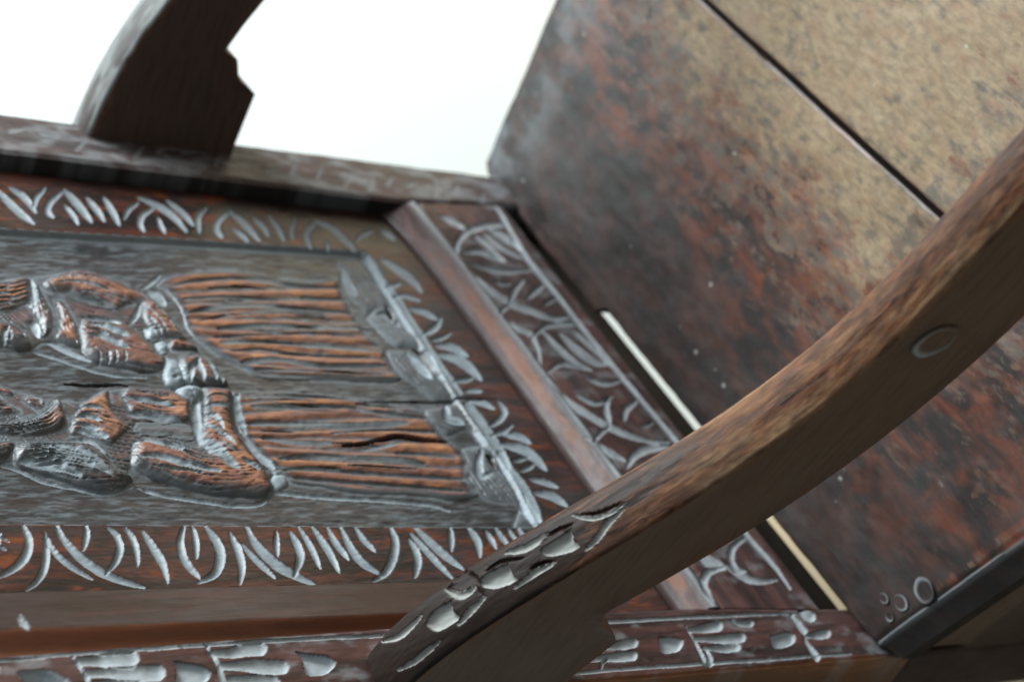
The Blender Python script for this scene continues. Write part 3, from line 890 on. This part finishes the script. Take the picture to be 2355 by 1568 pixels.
relief_slab('back_stile', PP, (0, 1, 0), R, .042, M_FRAME, chair, np.stack([PZ, PX, 0 * PX], -1), flip=True, skirt_mat=M_DARK)  # inner side coloured near-black in place of its shade

# ---- near stile with thumbnail and finger cuts
zn = np.concatenate([lin(-.03, .60, 760), lin(.61, .95, 12)])
nu = 90
inner = np.interp(zn, [-.03, .02, .125, .19, .36, .56, .95], [.523, .5215, .5135, .5125, .5135, .5155, .517])
outer = np.interp(zn, [-.03, .02, .25, .6, .95], [.5665, .5660, .5640, .5615, .560])
u = lin(0, 1, nu)
PX = outer[:, None] * u + inner[:, None] * (1 - u)
PZ = np.repeat(zn[:, None], nu, 1)
PP = np.stack([PX, np.zeros_like(PX), PZ], -1)
R = Relief(pic(PP))
de = np.minimum(u, 1 - u)[None, :] * (outer - inner)[:, None]
R.h = (-.0016 * (1 - ss(de, 0, .0025)) + .0008 * (vnoise(PX * 70, PZ * 45, 33) - .5) * 2).ravel()
R.worn = (.15 + .7 * (1 - ss((1 - u)[None, :] * (outer - inner)[:, None], 0, .004))).ravel() * np.ones(PX.size)
R.dust = (.25 * ss(vnoise(PX * 120, PZ * 60, 38), .5, .75)).ravel()
for reg, pts, wd_ in [
    ('G', [(500, 1432), (620, 1425), (740, 1412), (845, 1408)], 78), ('G', [(560, 1510), (700, 1500), (860, 1500), (1015, 1502)], 78), ('G', [(600, 1580), (750, 1580), (900, 1590)], 70),
    ('G', [(470, 1395), (520, 1470), (590, 1590)], 46), ('G', [(1360, 1378), (1480, 1375), (1600, 1350), (1680, 1345)], 66), ('G', [(1430, 1462), (1600, 1455), (1820, 1462)], 72),
    ('G', [(1480, 1540), (1600, 1550), (1760, 1565)], 70), ('G', [(1335, 1330), (1400, 1440), (1460, 1590)], 46), ('G', [(140, 1510), (280, 1520), (400, 1575)], 70),
    ('G', [(-300, 1500), (-200, 1480), (-60, 1480)], 78), ('I', [(195, 1225), (280, 1215), (380, 1200)], 50), ('I', [(240, 1280), (380, 1280), (530, 1272)], 48),
    ('I', [(290, 1340), (400, 1342), (500, 1332)], 44), ('I', [(310, 1360), (325, 1400), (330, 1440)], 50), ('I', [(470, 1160), (520, 1180), (590, 1180)], 34), ('I', [(855, 1130), (900, 1185), (935, 1230)], 56),
    ('I', [(900, 1060), (930, 1110), (980, 1140)], 80), ('I', [(945, 1265), (1000, 1260), (1080, 1250)], 44), ('I', [(940, 1285), (980, 1350), (1020, 1405)], 50),
    ('H', [(1760, 1340), (1850, 1325), (1950, 1308)], 46), ('H', [(1680, 1420), (1800, 1405), (1945, 1390)], 48), ('H', [(1740, 1470), (1750, 1440), (1780, 1400)], 34),
    ('I', [(170, 1205), (235, 1300), (300, 1440)], 30)]:
    R.cut(reg, pts, wd_ * (1.3 if abs(pts[0][0] - pts[-1][0]) > abs(pts[0][1] - pts[-1][1]) else .8), .0022, 'f', .9)  # fingers made extra pale, the light on them put into the colour
for reg, pts in [('G', [(1115, 1425), (1140, 1490), (1150, 1575), (1280, 1575), (1345, 1545), (1358, 1500), (1310, 1458), (1200, 1435)]),
                 ('G', [(1905, 1360), (1955, 1420), (1982, 1512), (2090, 1512), (2158, 1465), (2165, 1425), (2110, 1392), (2000, 1378)]),
                 ('G', [(120, 1495), (270, 1490), (380, 1530), (430, 1590), (150, 1620), (150, 1550)]),
                 ('I', [(0, 1268), (18, 1368), (120, 1362), (156, 1322), (150, 1285), (90, 1266)]),
                 ('I', [(715, 1262), (738, 1337), (830, 1332), (880, 1297), (870, 1255), (820, 1238)])]:
    R.bowl(reg, pts, .0034, 9, .97)  # cups coloured paler still, carrying the light they face
R.cut('H', [(-2600, 1520), (-2141, 1425), (-840, 1325), (-440, 1300), (0, 1275), (280, 1262), (700, 1235), (1400, 1190), (1800, 1172), (2355, 1140), (2960, 1120), (3050, 1140)], 24, .0011, 'l', .8)
R.cut('H', [(-2600, 1790), (-1000, 1660), (0, 1590), (800, 1545), (1600, 1500), (2100, 1462), (2700, 1422), (3350, 1378)], 26, .0011, 'l', .8)
relief_slab('back_stile', PP, (0, 1, 0), R, .045, M_FRAME, chair, np.stack([PZ, PX, 0 * PX], -1), flip=False, skirt_mat=M_ARMSIDE,
            label='near back stile cut with thumbnail and finger shaped gouges')

# ---- plain moulding between panel and near stile
zm = np.concatenate([lin(.200, .60, 300), lin(.61, .80, 8)])
nu = 40
inner = np.interp(zm, [.128, .30, .55, .8], [.4870, .4855, .4795, .4760])
outer = np.interp(zm, [.148, .19, .36, .56, .95], [.5130, .5120, .5130, .5150, .5165])
u = lin(0, 1, nu)
PX = outer[:, None] * u + inner[:, None] * (1 - u)
PZ = np.repeat(zm[:, None], nu, 1)
PP = np.stack([PX, np.full_like(PX, -.0010), PZ], -1)
R = Relief(pic(PP))
bw = np.interp(zm, [.148, .36, .56, .8], [.0006, .0065, .0125, .016])[:, None]
dout = (1 - u)[None, :] * (outer - inner)[:, None]
R.h = (.0042 - .0062 * (1 - ss(dout, 0, bw * 1.05)) + .0006 * (vnoise(PX * 60, PZ * 40, 41) - .5)).ravel()
R.worn = (.18 + .42 * (1 - ss(dout, bw * .7, bw * 1.2))).ravel()
R.cut('G', [(120, 1165), (125, 1210), (170, 1260)], 44, .001, 'c', .9)
relief_slab('edge_moulding', PP, (0, 1, 0), R, .018, M_MOULD, chair, np.stack([PZ, PX + 3, 0 * PX], -1), flip=False)

# ---- lower rail with carved guilloche
n1, n2 = 640, 200
s_ = lin(0, 1, n1)
t_ = lin(0, 1, n2)
zb = .0180
zt = .1268 + .016 * np.exp(-s_ / .13)
X0 = lambda z: np.interp(z, [0, .014, .13, .17], [.0475, .048, .0633, .0633])
X1 = lambda z: np.interp(z, [0, .02, .125, .17], [.523, .5210, .5128, .5122])
PZ = zb + (zt - zb)[:, None] * t_[None, :]
PX = X0(PZ) * (1 - s_[:, None]) + X1(PZ) * s_[:, None]
PP = np.stack([PX, np.full_like(PX, -.0012), PZ], -1)
R = Relief(pic(PP))
dt = (zt[:, None] - PZ)
h = np.zeros_like(PZ)
slw = .0130 + (zt[:, None] - .1268) * .6
h += -.0128 * (1 - np.clip(dt / slw, 0, 1)) ** 1.15      # splay down to the panel
h += -.006 * (1 - ss(dt, 0, .0018))                      # open joint
h += .0012 * np.exp(-((dt - slw - .004) / .0032) ** 2)   # worn bead along the arris
h += -.0008 * np.exp(-((dt - slw - .010) / .0016) ** 2)
h += -.0015 * (1 - ss(PZ - zb, 0, .003))
h += .0007 * (vnoise(PX * 40, PZ * 70, 51) - .5) * 2
R.h = h.ravel()
R.worn = (.16 * ss(dt, .003, .0045) + .30 * ss(dt, .003, .006) * (1 - ss(dt, slw - .004, slw)) * (.15 + .95 * ss(PX, .09, .22))).ravel()
R.dust = (.50 * np.exp(-((dt - slw - .003) / .0035) ** 2) + .2 * ss(vnoise(PX * 90, PZ * 60, 58), .5, .75) * ss(dt, slw, slw + .004)).ravel()
for pts, wd_ in [([(812, 235), (815, 150), (880, 80), (1000, 42), (1120, 45)], 58), ([(700, -20), (780, 20), (860, 65)], 48), ([(840, 215), (950, 210), (1050, 250), (1120, 275)], 50),
                 ([(920, 105), (990, 160), (1060, 230), (1120, 275)], 50), ([(980, 95), (1080, 180), (1180, 230), (1250, 250)], 46), ([(1010, 60), (1130, 130), (1220, 190)], 60),
                 ([(900, 295), (1100, 335), (1290, 332)], 46), ([(880, 335), (1000, 440), (1130, 530), (1300, 600), (1420, 640), (1560, 632)], 58), ([(1050, 400), (1100, 420), (1160, 420)], 30),
                 ([(1240, 395), (1190, 450), (1155, 530)], 52), ([(1265, 515), (1310, 470), (1370, 430)], 54), ([(1370, 560), (1410, 530), (1460, 515)], 36), ([(1160, 545), (1120, 570), (1080, 620)], 40),
                 ([(1290, 770), (1370, 700), (1470, 675), (1600, 680)], 48), ([(1110, 645), (1200, 700), (1280, 745), (1325, 830), (1355, 945)], 48), ([(1360, 730), (1480, 850), (1580, 930), (1675, 975)], 52),
                 ([(1390, 990), (1490, 935), (1660, 970)], 46), ([(1470, 740), (1590, 850), (1700, 920), (1800, 935)], 70), ([(1560, 720), (1680, 830), (1780, 920)], 44), ([(1640, 1030), (1760, 1062), (1880, 1040)], 46),
                 ([(1380, 1030), (1500, 1150), (1620, 1240), (1750, 1320), (1900, 1390), (2050, 1430), (2180, 1440)], 58), ([(1570, 1130), (1700, 1190), (1815, 1145)], 38),
                 ([(1790, 1150), (1770, 1230), (1800, 1320)], 56), ([(1890, 1300), (1905, 1225), (1975, 1175)], 56), ([(1800, 1330), (1750, 1370), (1690, 1440)], 46), ([(1640, 1410), (1750, 1480), (1900, 1560)], 56),
                 ([(1910, 1600), (1950, 1530), (2040, 1480), (2170, 1470)], 80), ([(1990, 1330), (2040, 1330), (2080, 1310)], 30)]:
    R.cut('E', pts, wd_ * .82, .0017, 'c', .66)
R.cut('E', [(1040, -100), (1110, 0), (1250, 240), (1450, 490), (1600, 680), (1800, 930), (2000, 1170), (2220, 1430), (2660, 2010), (2860, 2240), (2960, 2380)], 36, .0014, 'l', .72)
for pts, wd_ in [([(560, 630), (480, 690), (465, 770), (500, 830), (560, 850)], 46), ([(420, 810), (560, 890), (660, 910), (760, 900)], 50), ([(420, 820), (320, 850), (285, 930), (320, 1000), (350, 1045)], 58),
                 ([(250, 730), (320, 780), (420, 830)], 80)]:
    R.cut('I', pts, wd_, .0017, 'c', .72)
relief_slab('bottom_rail', PP, (0, 1, 0), R, .026, M_FRAME, chair, np.stack([PX, PZ, 0 * PX], -1), flip=True,
            label='bottom rail of the back with looping gouged pattern')

# ---- seat boards
nin = [at((2029, 1470), (0, 0, 1), 0), at((2355, 1239), (0, 0, 1), 0)]
sl = (nin[1][0] - nin[0][0]) / (nin[1][1] - nin[0][1])
near_x = lambda y: nin[0][0] + sl * (y - nin[0][1]) + .015           # outer rim of the thumb moulding
far_x = lambda y: -.0235 - .047 * y


def seat_board(y0, y1, nx, ny, lbl, rear=False):
    v = lin(0, 1, ny)
    uu = lin(0, 1, nx)
    Y = np.repeat((y0 + (y1 - y0) * v)[None, :], nx, 0)
    X = far_x(Y) * (1 - uu[:, None]) + near_x(Y) * uu[:, None]
    if rear:                                          # ragged rear edge, open to the back from x = .19 on
        yr = np.interp(X, [-.03, -.0225, -.012, .186, .196, .505, .520, .62], [.006, .001, -.006, -.0085, .0014, .0020, .0022, .0022]) + .0014 * (vnoise(X * 70, X * 0, 3) - .55)
        Y = yr + (y1 - yr) * v[None, :]
    Pq = np.stack([X, Y, 0 * X], -1)
    r = Relief(pic(Pq))
    dn = near_x(Y) - X
    df = X - far_x(Y)
    e = np.minimum(Y - (Y[:, :1]), y1 - Y)
    hh = -.0012 * (1 - ss(e, 0, .0014)) - .003 * (1 - ss(df, 0, .004))
    hh += -.0016 * np.exp(-((dn - .0165) / .0014) ** 2) - .0125 * np.clip((.0152 - dn) / .0152, 0, 1) ** .85
    hh += .0010 * (vnoise(X * 14, Y * 40, 61) - .5) * 2 + .0012 * (vnoise(X * 30, Y * 30, 63, 3) - .5) * 2
    hh += (.0010 * (vnoise(X * 50, Y * 30, 65, 3) - .5) * 2) * (1 - ss(dn, .010, .018))
    r.h = hh.ravel()
    wx = .30 + 1.05 * (ss(X, -.02, .17) * (1 - ss(X - .45 * (Y - .2), .34, .60)))
    wrn = .02 + .98 * ss(Y + .26 * ss(X, -.05, .3) * 0 + .16 * (vnoise(X * 6, Y * 6, 71) - .5), .080, .255) * (wx - .22)
    wrn = wrn + .06 * ss(X, .20, .34) * ss(Y, .03, .1)
    wrn = np.where(X > .40, np.minimum(wrn, .34 + .5 * ss(.52 - X + .5 * (Y - .18), 0, .12)), wrn)
    wrn = np.where(Y > .245, np.maximum(wrn, .55 + .45 * ss(Y, .24, .31)) * (.55 + .45 * ss(X, -.05, .10)) * (1 - .6 * ss(X, .45, .58)), wrn)
    wrn = wrn * ss(dn, .02, .04)
    wrn = np.maximum(wrn, .40 * np.exp(-((dn - .021) / .004) ** 2) * ss(Y, .04, .12))
    wrn = wrn * ss(e, .0008, .0022)
    r.worn = wrn.ravel()
    r.dust = (.45 * np.exp(-((dn - .0145) / .0012) ** 2) + .22 * (1 - ss(df, .0, .1)) * ss(vnoise(X * 40, Y * 60, 77), .4, .7)).ravel()  # second term puts the grey sheen of the far side into the colour
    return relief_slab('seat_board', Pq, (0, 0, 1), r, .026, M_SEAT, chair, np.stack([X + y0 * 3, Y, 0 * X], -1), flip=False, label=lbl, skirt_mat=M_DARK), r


seat1, _ = seat_board(0, .2430, 340, 150, 'rear seat plank, dark red brown and rubbed pale towards the middle', True)
seat2, _ = seat_board(.2470, .432, 240, 90, 'front seat plank, rubbed bare and pale tan')


def ring_peg(name, centre, e1, e2, nrm, r1, r2, parent, mat, height, amt):
    """end of a wooden pin: slightly proud disc whose rubbed rim has gone pale"""
    V, F, du = [], [], []
    seg = 40
    rr_ = [1.0, .97, .92, .86, .80, .74, .68, .60, .45, .25]
    ph = rng.random() * 6
    for k, rr in enumerate(rr_):
        for i in range(seg):
            a = 2 * math.pi * i / seg
            wob = 1 + .04 * math.sin(2 * a + ph) + .02 * math.sin(5 * a)
            hh = 0.0 if k == 0 else height * (1 - .75 * float(ss(np.array(.84 - rr), 0, .16)))
            V.append(centre + e1 * r1 * rr * wob * math.cos(a) + e2 * r2 * rr * wob * math.sin(a) + nrm * hh)
            du.append(amt * math.exp(-((rr - .84) / (.10 + .05 * math.cos(a - ph))) ** 2) * (.55 + .45 * math.cos(a - ph)))
    V.append(centre + nrm * height * .2)
    du.append(0)
    n = len(rr_)
    for k in range(n - 1):
        for i in range(seg):
            F.append((k * seg + i, k * seg + (i + 1) % seg, (k + 1) * seg + (i + 1) % seg, (k + 1) * seg + i))
    for i in range(seg):
        F.append(((n - 1) * seg + i, (n - 1) * seg + (i + 1) % seg, n * seg))
    V = np.array(V)
    return mesh_from(name, V, F, mat, parent, dict(gp=V, dust=np.array(du), worn=np.zeros(len(V))), True, 60)


EX, EY, EZ = np.eye(3)
for (px, py), rr in (((1710, 972), .0090), ((1558, 1050), .0062), ((1450, 1022), .0040), ((1488, 1142), .0034)):
    c = at(P2('I', [(px, py)])[0], (0, 0, 1), 0.0012)
    ring_peg('peg', c, EX, EY, EZ, rr, rr * .85, seat1, M_SEAT, .0004, .62)

# ---- arms
TH = .045


def arm(phi, x0, top_pts, bot_pts, cuts, outer_vis, label, strokes_fn=None):
    """shaped arm: side plane through (x0,0) turned out by phi; profiles are (s, z) along it"""
    ph = math.radians(phi)
    dirv = np.array([math.sin(ph), math.cos(ph), 0])
    nrm = np.array([math.cos(ph), -math.sin(ph), 0])          # towards +X
    n = 620
    s = lin(-.004, .475, n)
    tp = np.array(top_pts)
    zt = np.polyval(np.polyfit(tp[:, 0], tp[:, 1], 6), s)
    bp = np.array(bot_pts)
    zb = np.interp(s, bp[:, 0], bp[:, 1])
    k0 = 7 if outer_vis else 8
    if outer_vis:
        tail = bp[k0:]
        fit = np.polyval(np.polyfit(tail[:, 0], tail[:, 1], 4), s)
        zb = np.where(s > tail[0, 0], fit + (tail[0, 1] - np.polyval(np.polyfit(tail[:, 0], tail[:, 1], 4), tail[0, 0])) * np.exp(-(s - tail[0, 0]) / .02), zb)
    taper = ss(s, .44, .475)
    mid = .5 * (zt + zb)
    zt = zt - taper * (zt - mid) * .75
    zb = zb + taper * (mid - zb) * .75
    m = 48
    half = -1                      # body lies on -nrm side of the traced plane when outer side is traced
    base = np.array([x0, 0, 0.0])
    thk = TH - (.010 + .006 * ss(s, .02, .34) if outer_vis else .010 + 0 * s)
    tw = lin(0, 1, m)
    crown = .0036 * (1 - (2 * tw - 1) ** 2) - .0016 * (1 - ss(tw * TH, 0, .0014)) - .0040 * (1 - ss((1 - tw) * TH, 0, .0060))
    PPt = np.zeros((n, m, 3))
    for j in range(m):
        PPt[:, j] = base + s[:, None] * dirv + nrm * (half * thk * tw[j])[:, None]
        PPt[:, j, 2] = zt + crown[j]
    ds = np.gradient(s)
    slope = np.gradient(zt) / ds
    nn = np.stack([-slope * dirv[0], -slope * dirv[1], np.ones(n)], -1)
    nn /= np.linalg.norm(nn, axis=1)[:, None]
    R = Relief(pic(PPt))
    for c in cuts:
        R.cut(*c)
    if outer_vis:
        for pts in ([(1545, 572), (1560, 640), (1594, 697), (1480, 738), (1400, 748), (1353, 727), (1360, 690), (1440, 640)],
                    [(1140, 797), (1160, 860), (1192, 907), (1080, 952), (1000, 957), (956, 926), (975, 880), (1060, 830)],
                    [(768, 1035), (780, 1100), (818, 1147), (760, 1193), (690, 1233), (630, 1217), (610, 1170), (650, 1110), (720, 1060)]):
            R.bowl('H', pts, .0036, 14, .8)
        R.bowl('H', [(745, 948), (840, 850), (900, 850), (955, 900), (990, 1000), (960, 985), (920, 935), (830, 975)], .0022, 9, 0)
    S2 = np.repeat(s[:, None], m, 1)
    T2 = np.repeat((tw * TH)[None, :], n, 0)
    R.h += (.00035 * (vnoise(S2 * 90, T2 * 200, 91) - .5) * 2 + .0005 * (vnoise(S2 * 12, T2 * 40, 93, 2) - .5) * 2).ravel()
    if outer_vis:
        wr = (.62 * ss(S2, .06, .20)) * (1 - .20 * np.exp(-((T2 - .028) / .010) ** 2))
        wr = wr + .22 * np.exp(-(T2 / .010) ** 2) * ss(S2, .05, .12) + .18 * np.exp(-((T2 - TH) / .006) ** 2) * ss(S2, .03, .1)
        wr = wr + .22 * (vnoise(S2 * 22, T2 * 50, 95) - .5) * 2 * ss(S2, .05, .15)
    else:
        wr = .20 + 0 * S2
        R.dust = np.maximum(R.dust, (.6 * ss(vnoise(S2 * 40, T2 * 90, 97), .42, .7)).ravel())
    keep = R.dust < .3 if outer_vis else np.ones(R.dust.shape, bool)
    R.worn = np.where(keep, np.clip(wr, 0, 1.2).ravel(), 0)
    top = PPt.reshape(-1, 3) + R.h[:, None] * np.repeat(nn, m, 0)
    V = [top]
    nb = n * m
    # side sheets: k rows each from top edge to bottom edge, both sides
    kk = 14
    edge = ss(np.arange(kk), -1, kk) * 0 + np.linspace(0, 1, kk)
    sideA = np.zeros((n, kk, 3))
    sideB = np.zeros((n, kk, 3))
    for j in range(kk):
        f_ = edge[j]
        zz = (top.reshape(n, m, 3)[:, 0, 2] - .0004) * (1 - f_) + zb * f_
        wob = half * .0008 * (vnoise(s * 12, s * 0 + f_ * 3, 99, 3) - .5) - half * .0018 * (f_ > .99)
        sideA[:, j] = base + s[:, None] * dirv + wob[:, None] * nrm
        sideA[:, j, 2] = zz
        zz = (top.reshape(n, m, 3)[:, -1, 2] - .0004) * (1 - f_) + zb * f_
        sideB[:, j] = base + s[:, None] * dirv + nrm * (half * thk)[:, None] - wob[:, None] * nrm
        sideB[:, j, 2] = zz
    sideA[:, 0] = top.reshape(n, m, 3)[:, 0]
    sideB[:, 0] = top.reshape(n, m, 3)[:, -1]
    V += [sideA.reshape(-1, 3), sideB.reshape(-1, 3)]
    Ft = grid_faces(n, m)
    FA = grid_faces(n, kk) + nb
    FB = grid_faces(n, kk) + nb + n * kk
    a0 = nb + np.arange(n) * kk + kk - 1
    b0 = a0 + n * kk
    Fb = np.stack([a0[:-1], a0[1:], b0[1:], b0[:-1]], -1)
    ends = []
    if outer_vis:
        FA2, FB2, Ft2 = FA, FB[:, ::-1], Ft[:, ::-1]
    else:
        FA2, FB2, Ft2 = FA, FB[:, ::-1], Ft
    # orientation is fixed by recalculating below
    VV = np.vstack(V)
    gS = np.concatenate([S2.ravel(), np.repeat(s, kk), np.repeat(s, kk) + 2])
    gT = np.concatenate([T2.ravel(), sideA[:, :, 2].ravel() * .8, sideB[:, :, 2].ravel() * .8])
    gp = np.stack([gS, gT, np.concatenate([np.zeros(nb), np.ones(2 * n * kk)])], -1)
    zed = np.zeros(2 * n * kk)
    dust = np.concatenate([R.dust, zed])
    wsd = np.tile(np.where(np.arange(kk) == kk - 1, .5, np.where(np.arange(kk) == 0, .45, .06)), 2 * n)
    worn = np.concatenate([R.worn, wsd])
    quads = np.vstack([Ft2, FA2, FB2, Fb])
    fm = np.concatenate([np.zeros(len(Ft2)), np.ones(len(FA2) + len(FB2) + len(Fb))]).astype(np.int32)
    faces = [tuple(q) for q in quads]
    for e_ in (0, n - 1):
        tr = list(e_ * m + np.arange(m))
        a_ = list(nb + e_ * kk + np.arange(1, kk))
        b_ = list(nb + n * kk + e_ * kk + np.arange(1, kk))
        faces.append(tuple(tr + b_ + a_[::-1]))
    fm = np.concatenate([fm, [1, 1]]).astype(np.int32)
    o = mesh_from('arm', VV, faces, None, chair, dict(gp=gp, dust=dust, worn=worn), True, 42, label, mats=[M_ARM, M_ARMSIDE] if outer_vis else [M_FAR, M_FARSIDE], fmat=fm)
    import bmesh
    bm = bmesh.new()
    bm.from_mesh(o.data)
    bmesh.ops.recalc_face_normals(bm, faces=bm.faces[:])
    bm.to_mesh(o.data)
    bm.free()
    return o, base, dirv, nrm


def on_side(pts, phi, x0):
    ph = math.radians(phi)
    n_ = (math.cos(ph), -math.sin(ph), 0)
    d_ = np.array([math.sin(ph), math.cos(ph), 0])
    out = []
    for p in pts:
        q = at(p, n_, x0 * n_[0])
        out.append((float((q - np.array([x0, 0, 0])) @ d_), float(q[2])))
    return out


PHI_N, X_N = 10, .565
te = on_side([(976, 1560), (1058, 1474), (1183, 1389), (1297, 1325), (1475, 1232), (1601, 1150), (1730, 1052), (1872, 948), (1979, 841), (2072, 770), (2121, 724), (2221, 624), (2300, 539)], PHI_N, X_N)
te = [(-.03, te[0][1] + .004)] + te + [(.40, te[-1][1] - .001), (.44, te[-1][1] - .010), (.49, te[-1][1] - .035)]
be = on_side([(1318, 1545), (1414, 1470), (1411, 1455), (1390, 1438), (1382, 1424), (1386, 1406), (1404, 1394), (1500, 1340), (1601, 1282), (1744, 1196), (1926, 1082), (2086, 945), (2211, 849), (2355, 720)], PHI_N, X_N)
for i in range(1, len(be)):
    if be[i][0] <= be[i - 1][0]:
        be[i] = (be[i - 1][0] + .0006, be[i][1])
be = [(-.03, be[0][1] + .006)] + be + [(.40, be[-1][1] - .004), (.49, be[-1][1] - .03)]
armcuts = []
for pts, wd_, dp, kd, du in [
    ([(1555, 488), (1680, 505), (1800, 465), (1890, 405)], 34, .0022, 'c', .85), ([(1880, 450), (1790, 530), (1720, 630), (1640, 712)], 40, .0018, 'c', .85),
    ([(1120, 730), (1260, 695), (1390, 605)], 48, .0018, 'c', .8), ([(1440, 790), (1310, 860), (1185, 955)], 42, .0018, 'c', .85),
    ([(735, 968), (830, 1003), (925, 950)], 52, .0020, 'c', .8), ([(985, 1015), (900, 1100), (815, 1195)], 42, .0018, 'c', .85),
    ([(325, 1303), (440, 1262), (575, 1135)], 40, .0018, 'c', .85), ([(430, 1485), (560, 1410), (690, 1300)], 40, .0018, 'c', .85),
    ([(1600, 480), (1720, 470), (1880, 400)], 22, .0016, 'c', 0.0), ([(1340, 660), (1440, 590), (1560, 540)], 26, .0016, 'c', 0.0),
    ([(990, 850), (1080, 790), (1240, 760)], 26, .0016, 'c', 0.0), ([(1280, 830), (1360, 790), (1440, 780)], 22, .002, 'c', 0.0)]:
    armcuts.append(('H', pts, wd_, dp, kd, du))
arm_near, ab, ad, an = arm(PHI_N, X_N, te, be, armcuts, True, 'near arm with gouged scales at the back end and top rubbed pale')
# oval pin end on the outer side of the near arm
nn_ = (an[0], an[1], 0)
pc = at((2150, 783), nn_, X_N * an[0])
pe = at((2195, 763), nn_, X_N * an[0])
e1 = (pe - pc) / np.linalg.norm(pe - pc)
e2 = np.cross(an, e1)
ring_peg('peg', pc + an * .0004, e1, e2, an, .0125, .0105, arm_near, M_ARMSIDE, .0009, .95)

PHI_F, X_F = -5, .0265
te = on_side([(200, 313), (249, 228), (299, 117), (338, 64), (399, 0)], PHI_F, X_F)
te = [(-.03, te[0][1])] + te + [(.18, .318), (.24, .285), (.32, .262), (.42, .255), (.49, .225)]
be = on_side([(537, 335), (585, 215), (572, 200), (553, 188), (547, 170), (545, 135), (530, 126), (517, 115), (560, 55), (605, 0)], PHI_F, X_F)
for i in range(1, len(be)):
    if be[i][0] <= be[i - 1][0]:
        be[i] = (be[i - 1][0] + .0008, be[i][1])
be = [(-.03, be[0][1])] + be + [(.20, .235), (.28, .200), (.40, .190), (.49, .175)]
arm_far, fb, fd, fn = arm(PHI_F, X_F, te, be, [], False, 'far arm with a notched bracket below it')

# ---- front posts, legs, seat rails, stretchers, crest (mostly out of the picture)
post = lambda z0, z1: [(.016, z0), (.021, z0 + .005), (.021, z0 + .02), (.013, z0 + .028), (.018, z0 + .3 * (z1 - z0)), (.022, z0 + .5 * (z1 - z0)), (.015, z0 + .75 * (z1 - z0)), (.013, z1 - .025), (.020, z1 - .018), (.020, z1)]
lathe('arm_post', X_N + .062, .402, post(-.012, .205), M_FRAME, chair)
lathe('arm_post', X_F - .052, .402, post(-.012, .196), M_FRAME, chair)


def leg(x, y, z1, w_=.045):
    prof = [(.017, -.45), (.022, -.44), (.022, -.40), (.014, -.385), (.019, -.30), (.022, -.24), (.014, -.17), (.020, -.155), (.021, z1)]
    lathe('front_leg', x, y, prof, M_DARK, chair)


leg(.592, .385, -.030)
leg(.000, .385, -.030)
rbox('back_leg', (.0055, -.043, -.45), (.046, -.001, -.0215), M_FRAME, chair, .003, 'z')
rbox('back_leg', (.5235, -.044, -.45), (.5660, -.001, -.0315), M_FRAME, chair, .003, 'z')
V_ap = []


def beam(name, a, b, h, t, mat, z0, z1):
    """plank on edge between two floor-plan points"""
    a, b = np.array(a, float), np.array(b, float)
    d = (b - a) / np.linalg.norm(b - a)
    nn2 = np.array([-d[1], d[0]]) * t * .5
    import bmesh
    bm = bmesh.new()
    c = [a + nn2, b + nn2, b - nn2, a - nn2]
    lo_ = [bm.verts.new((p[0], p[1], z0)) for p in c]
    hi_ = [bm.verts.new((p[0], p[1], z1)) for p in c]
    bm.faces.new(lo_[::-1])
    bm.faces.new(hi_)
    for i in range(4):
        bm.faces.new((lo_[i], lo_[(i + 1) % 4], hi_[(i + 1) % 4], hi_[i]))
    bmesh.ops.recalc_face_normals(bm, faces=bm.faces[:])
    bmesh.ops.bevel(bm, geom=bm.edges[:], offset=.002, segments=2, profile=.5, affect='EDGES')
    V = np.array([tuple(v.co) for v in bm.verts])
    bm.verts.index_update()
    F = [[v.index for v in f.verts] for f in bm.faces]
    bm.free()
    g = np.stack([(V[:, :2] - a) @ d, V[:, 2], (V[:, :2] - a) @ np.array([-d[1], d[0]])], -1) + rng.random(3)
    return mesh_from(name, V, F, mat, chair, dict(gp=g, dust=np.zeros(len(V)), worn=np.zeros(len(V))), True, 35)


beam('seat_rail', (.5535, .004), (.634, .37), .09, .022, M_ARMSIDE, -.090, -.0275)
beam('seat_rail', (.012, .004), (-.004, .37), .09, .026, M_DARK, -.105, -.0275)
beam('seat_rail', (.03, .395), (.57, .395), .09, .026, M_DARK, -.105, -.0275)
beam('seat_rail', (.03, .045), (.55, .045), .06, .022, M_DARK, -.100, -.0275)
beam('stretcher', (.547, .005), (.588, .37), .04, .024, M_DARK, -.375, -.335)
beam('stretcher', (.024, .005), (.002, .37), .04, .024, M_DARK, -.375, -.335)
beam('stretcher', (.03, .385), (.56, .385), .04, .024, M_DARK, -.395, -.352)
rbox('rear_batten', (.05, -.0330, -.0334), (.5215, -.0250, .0165), M_DARK, chair, .001, 'x')
rbox('crest_rail', (.008, -.034, .8035), (.558, -.0015, .93), M_FRAME, chair, .006, 'x')
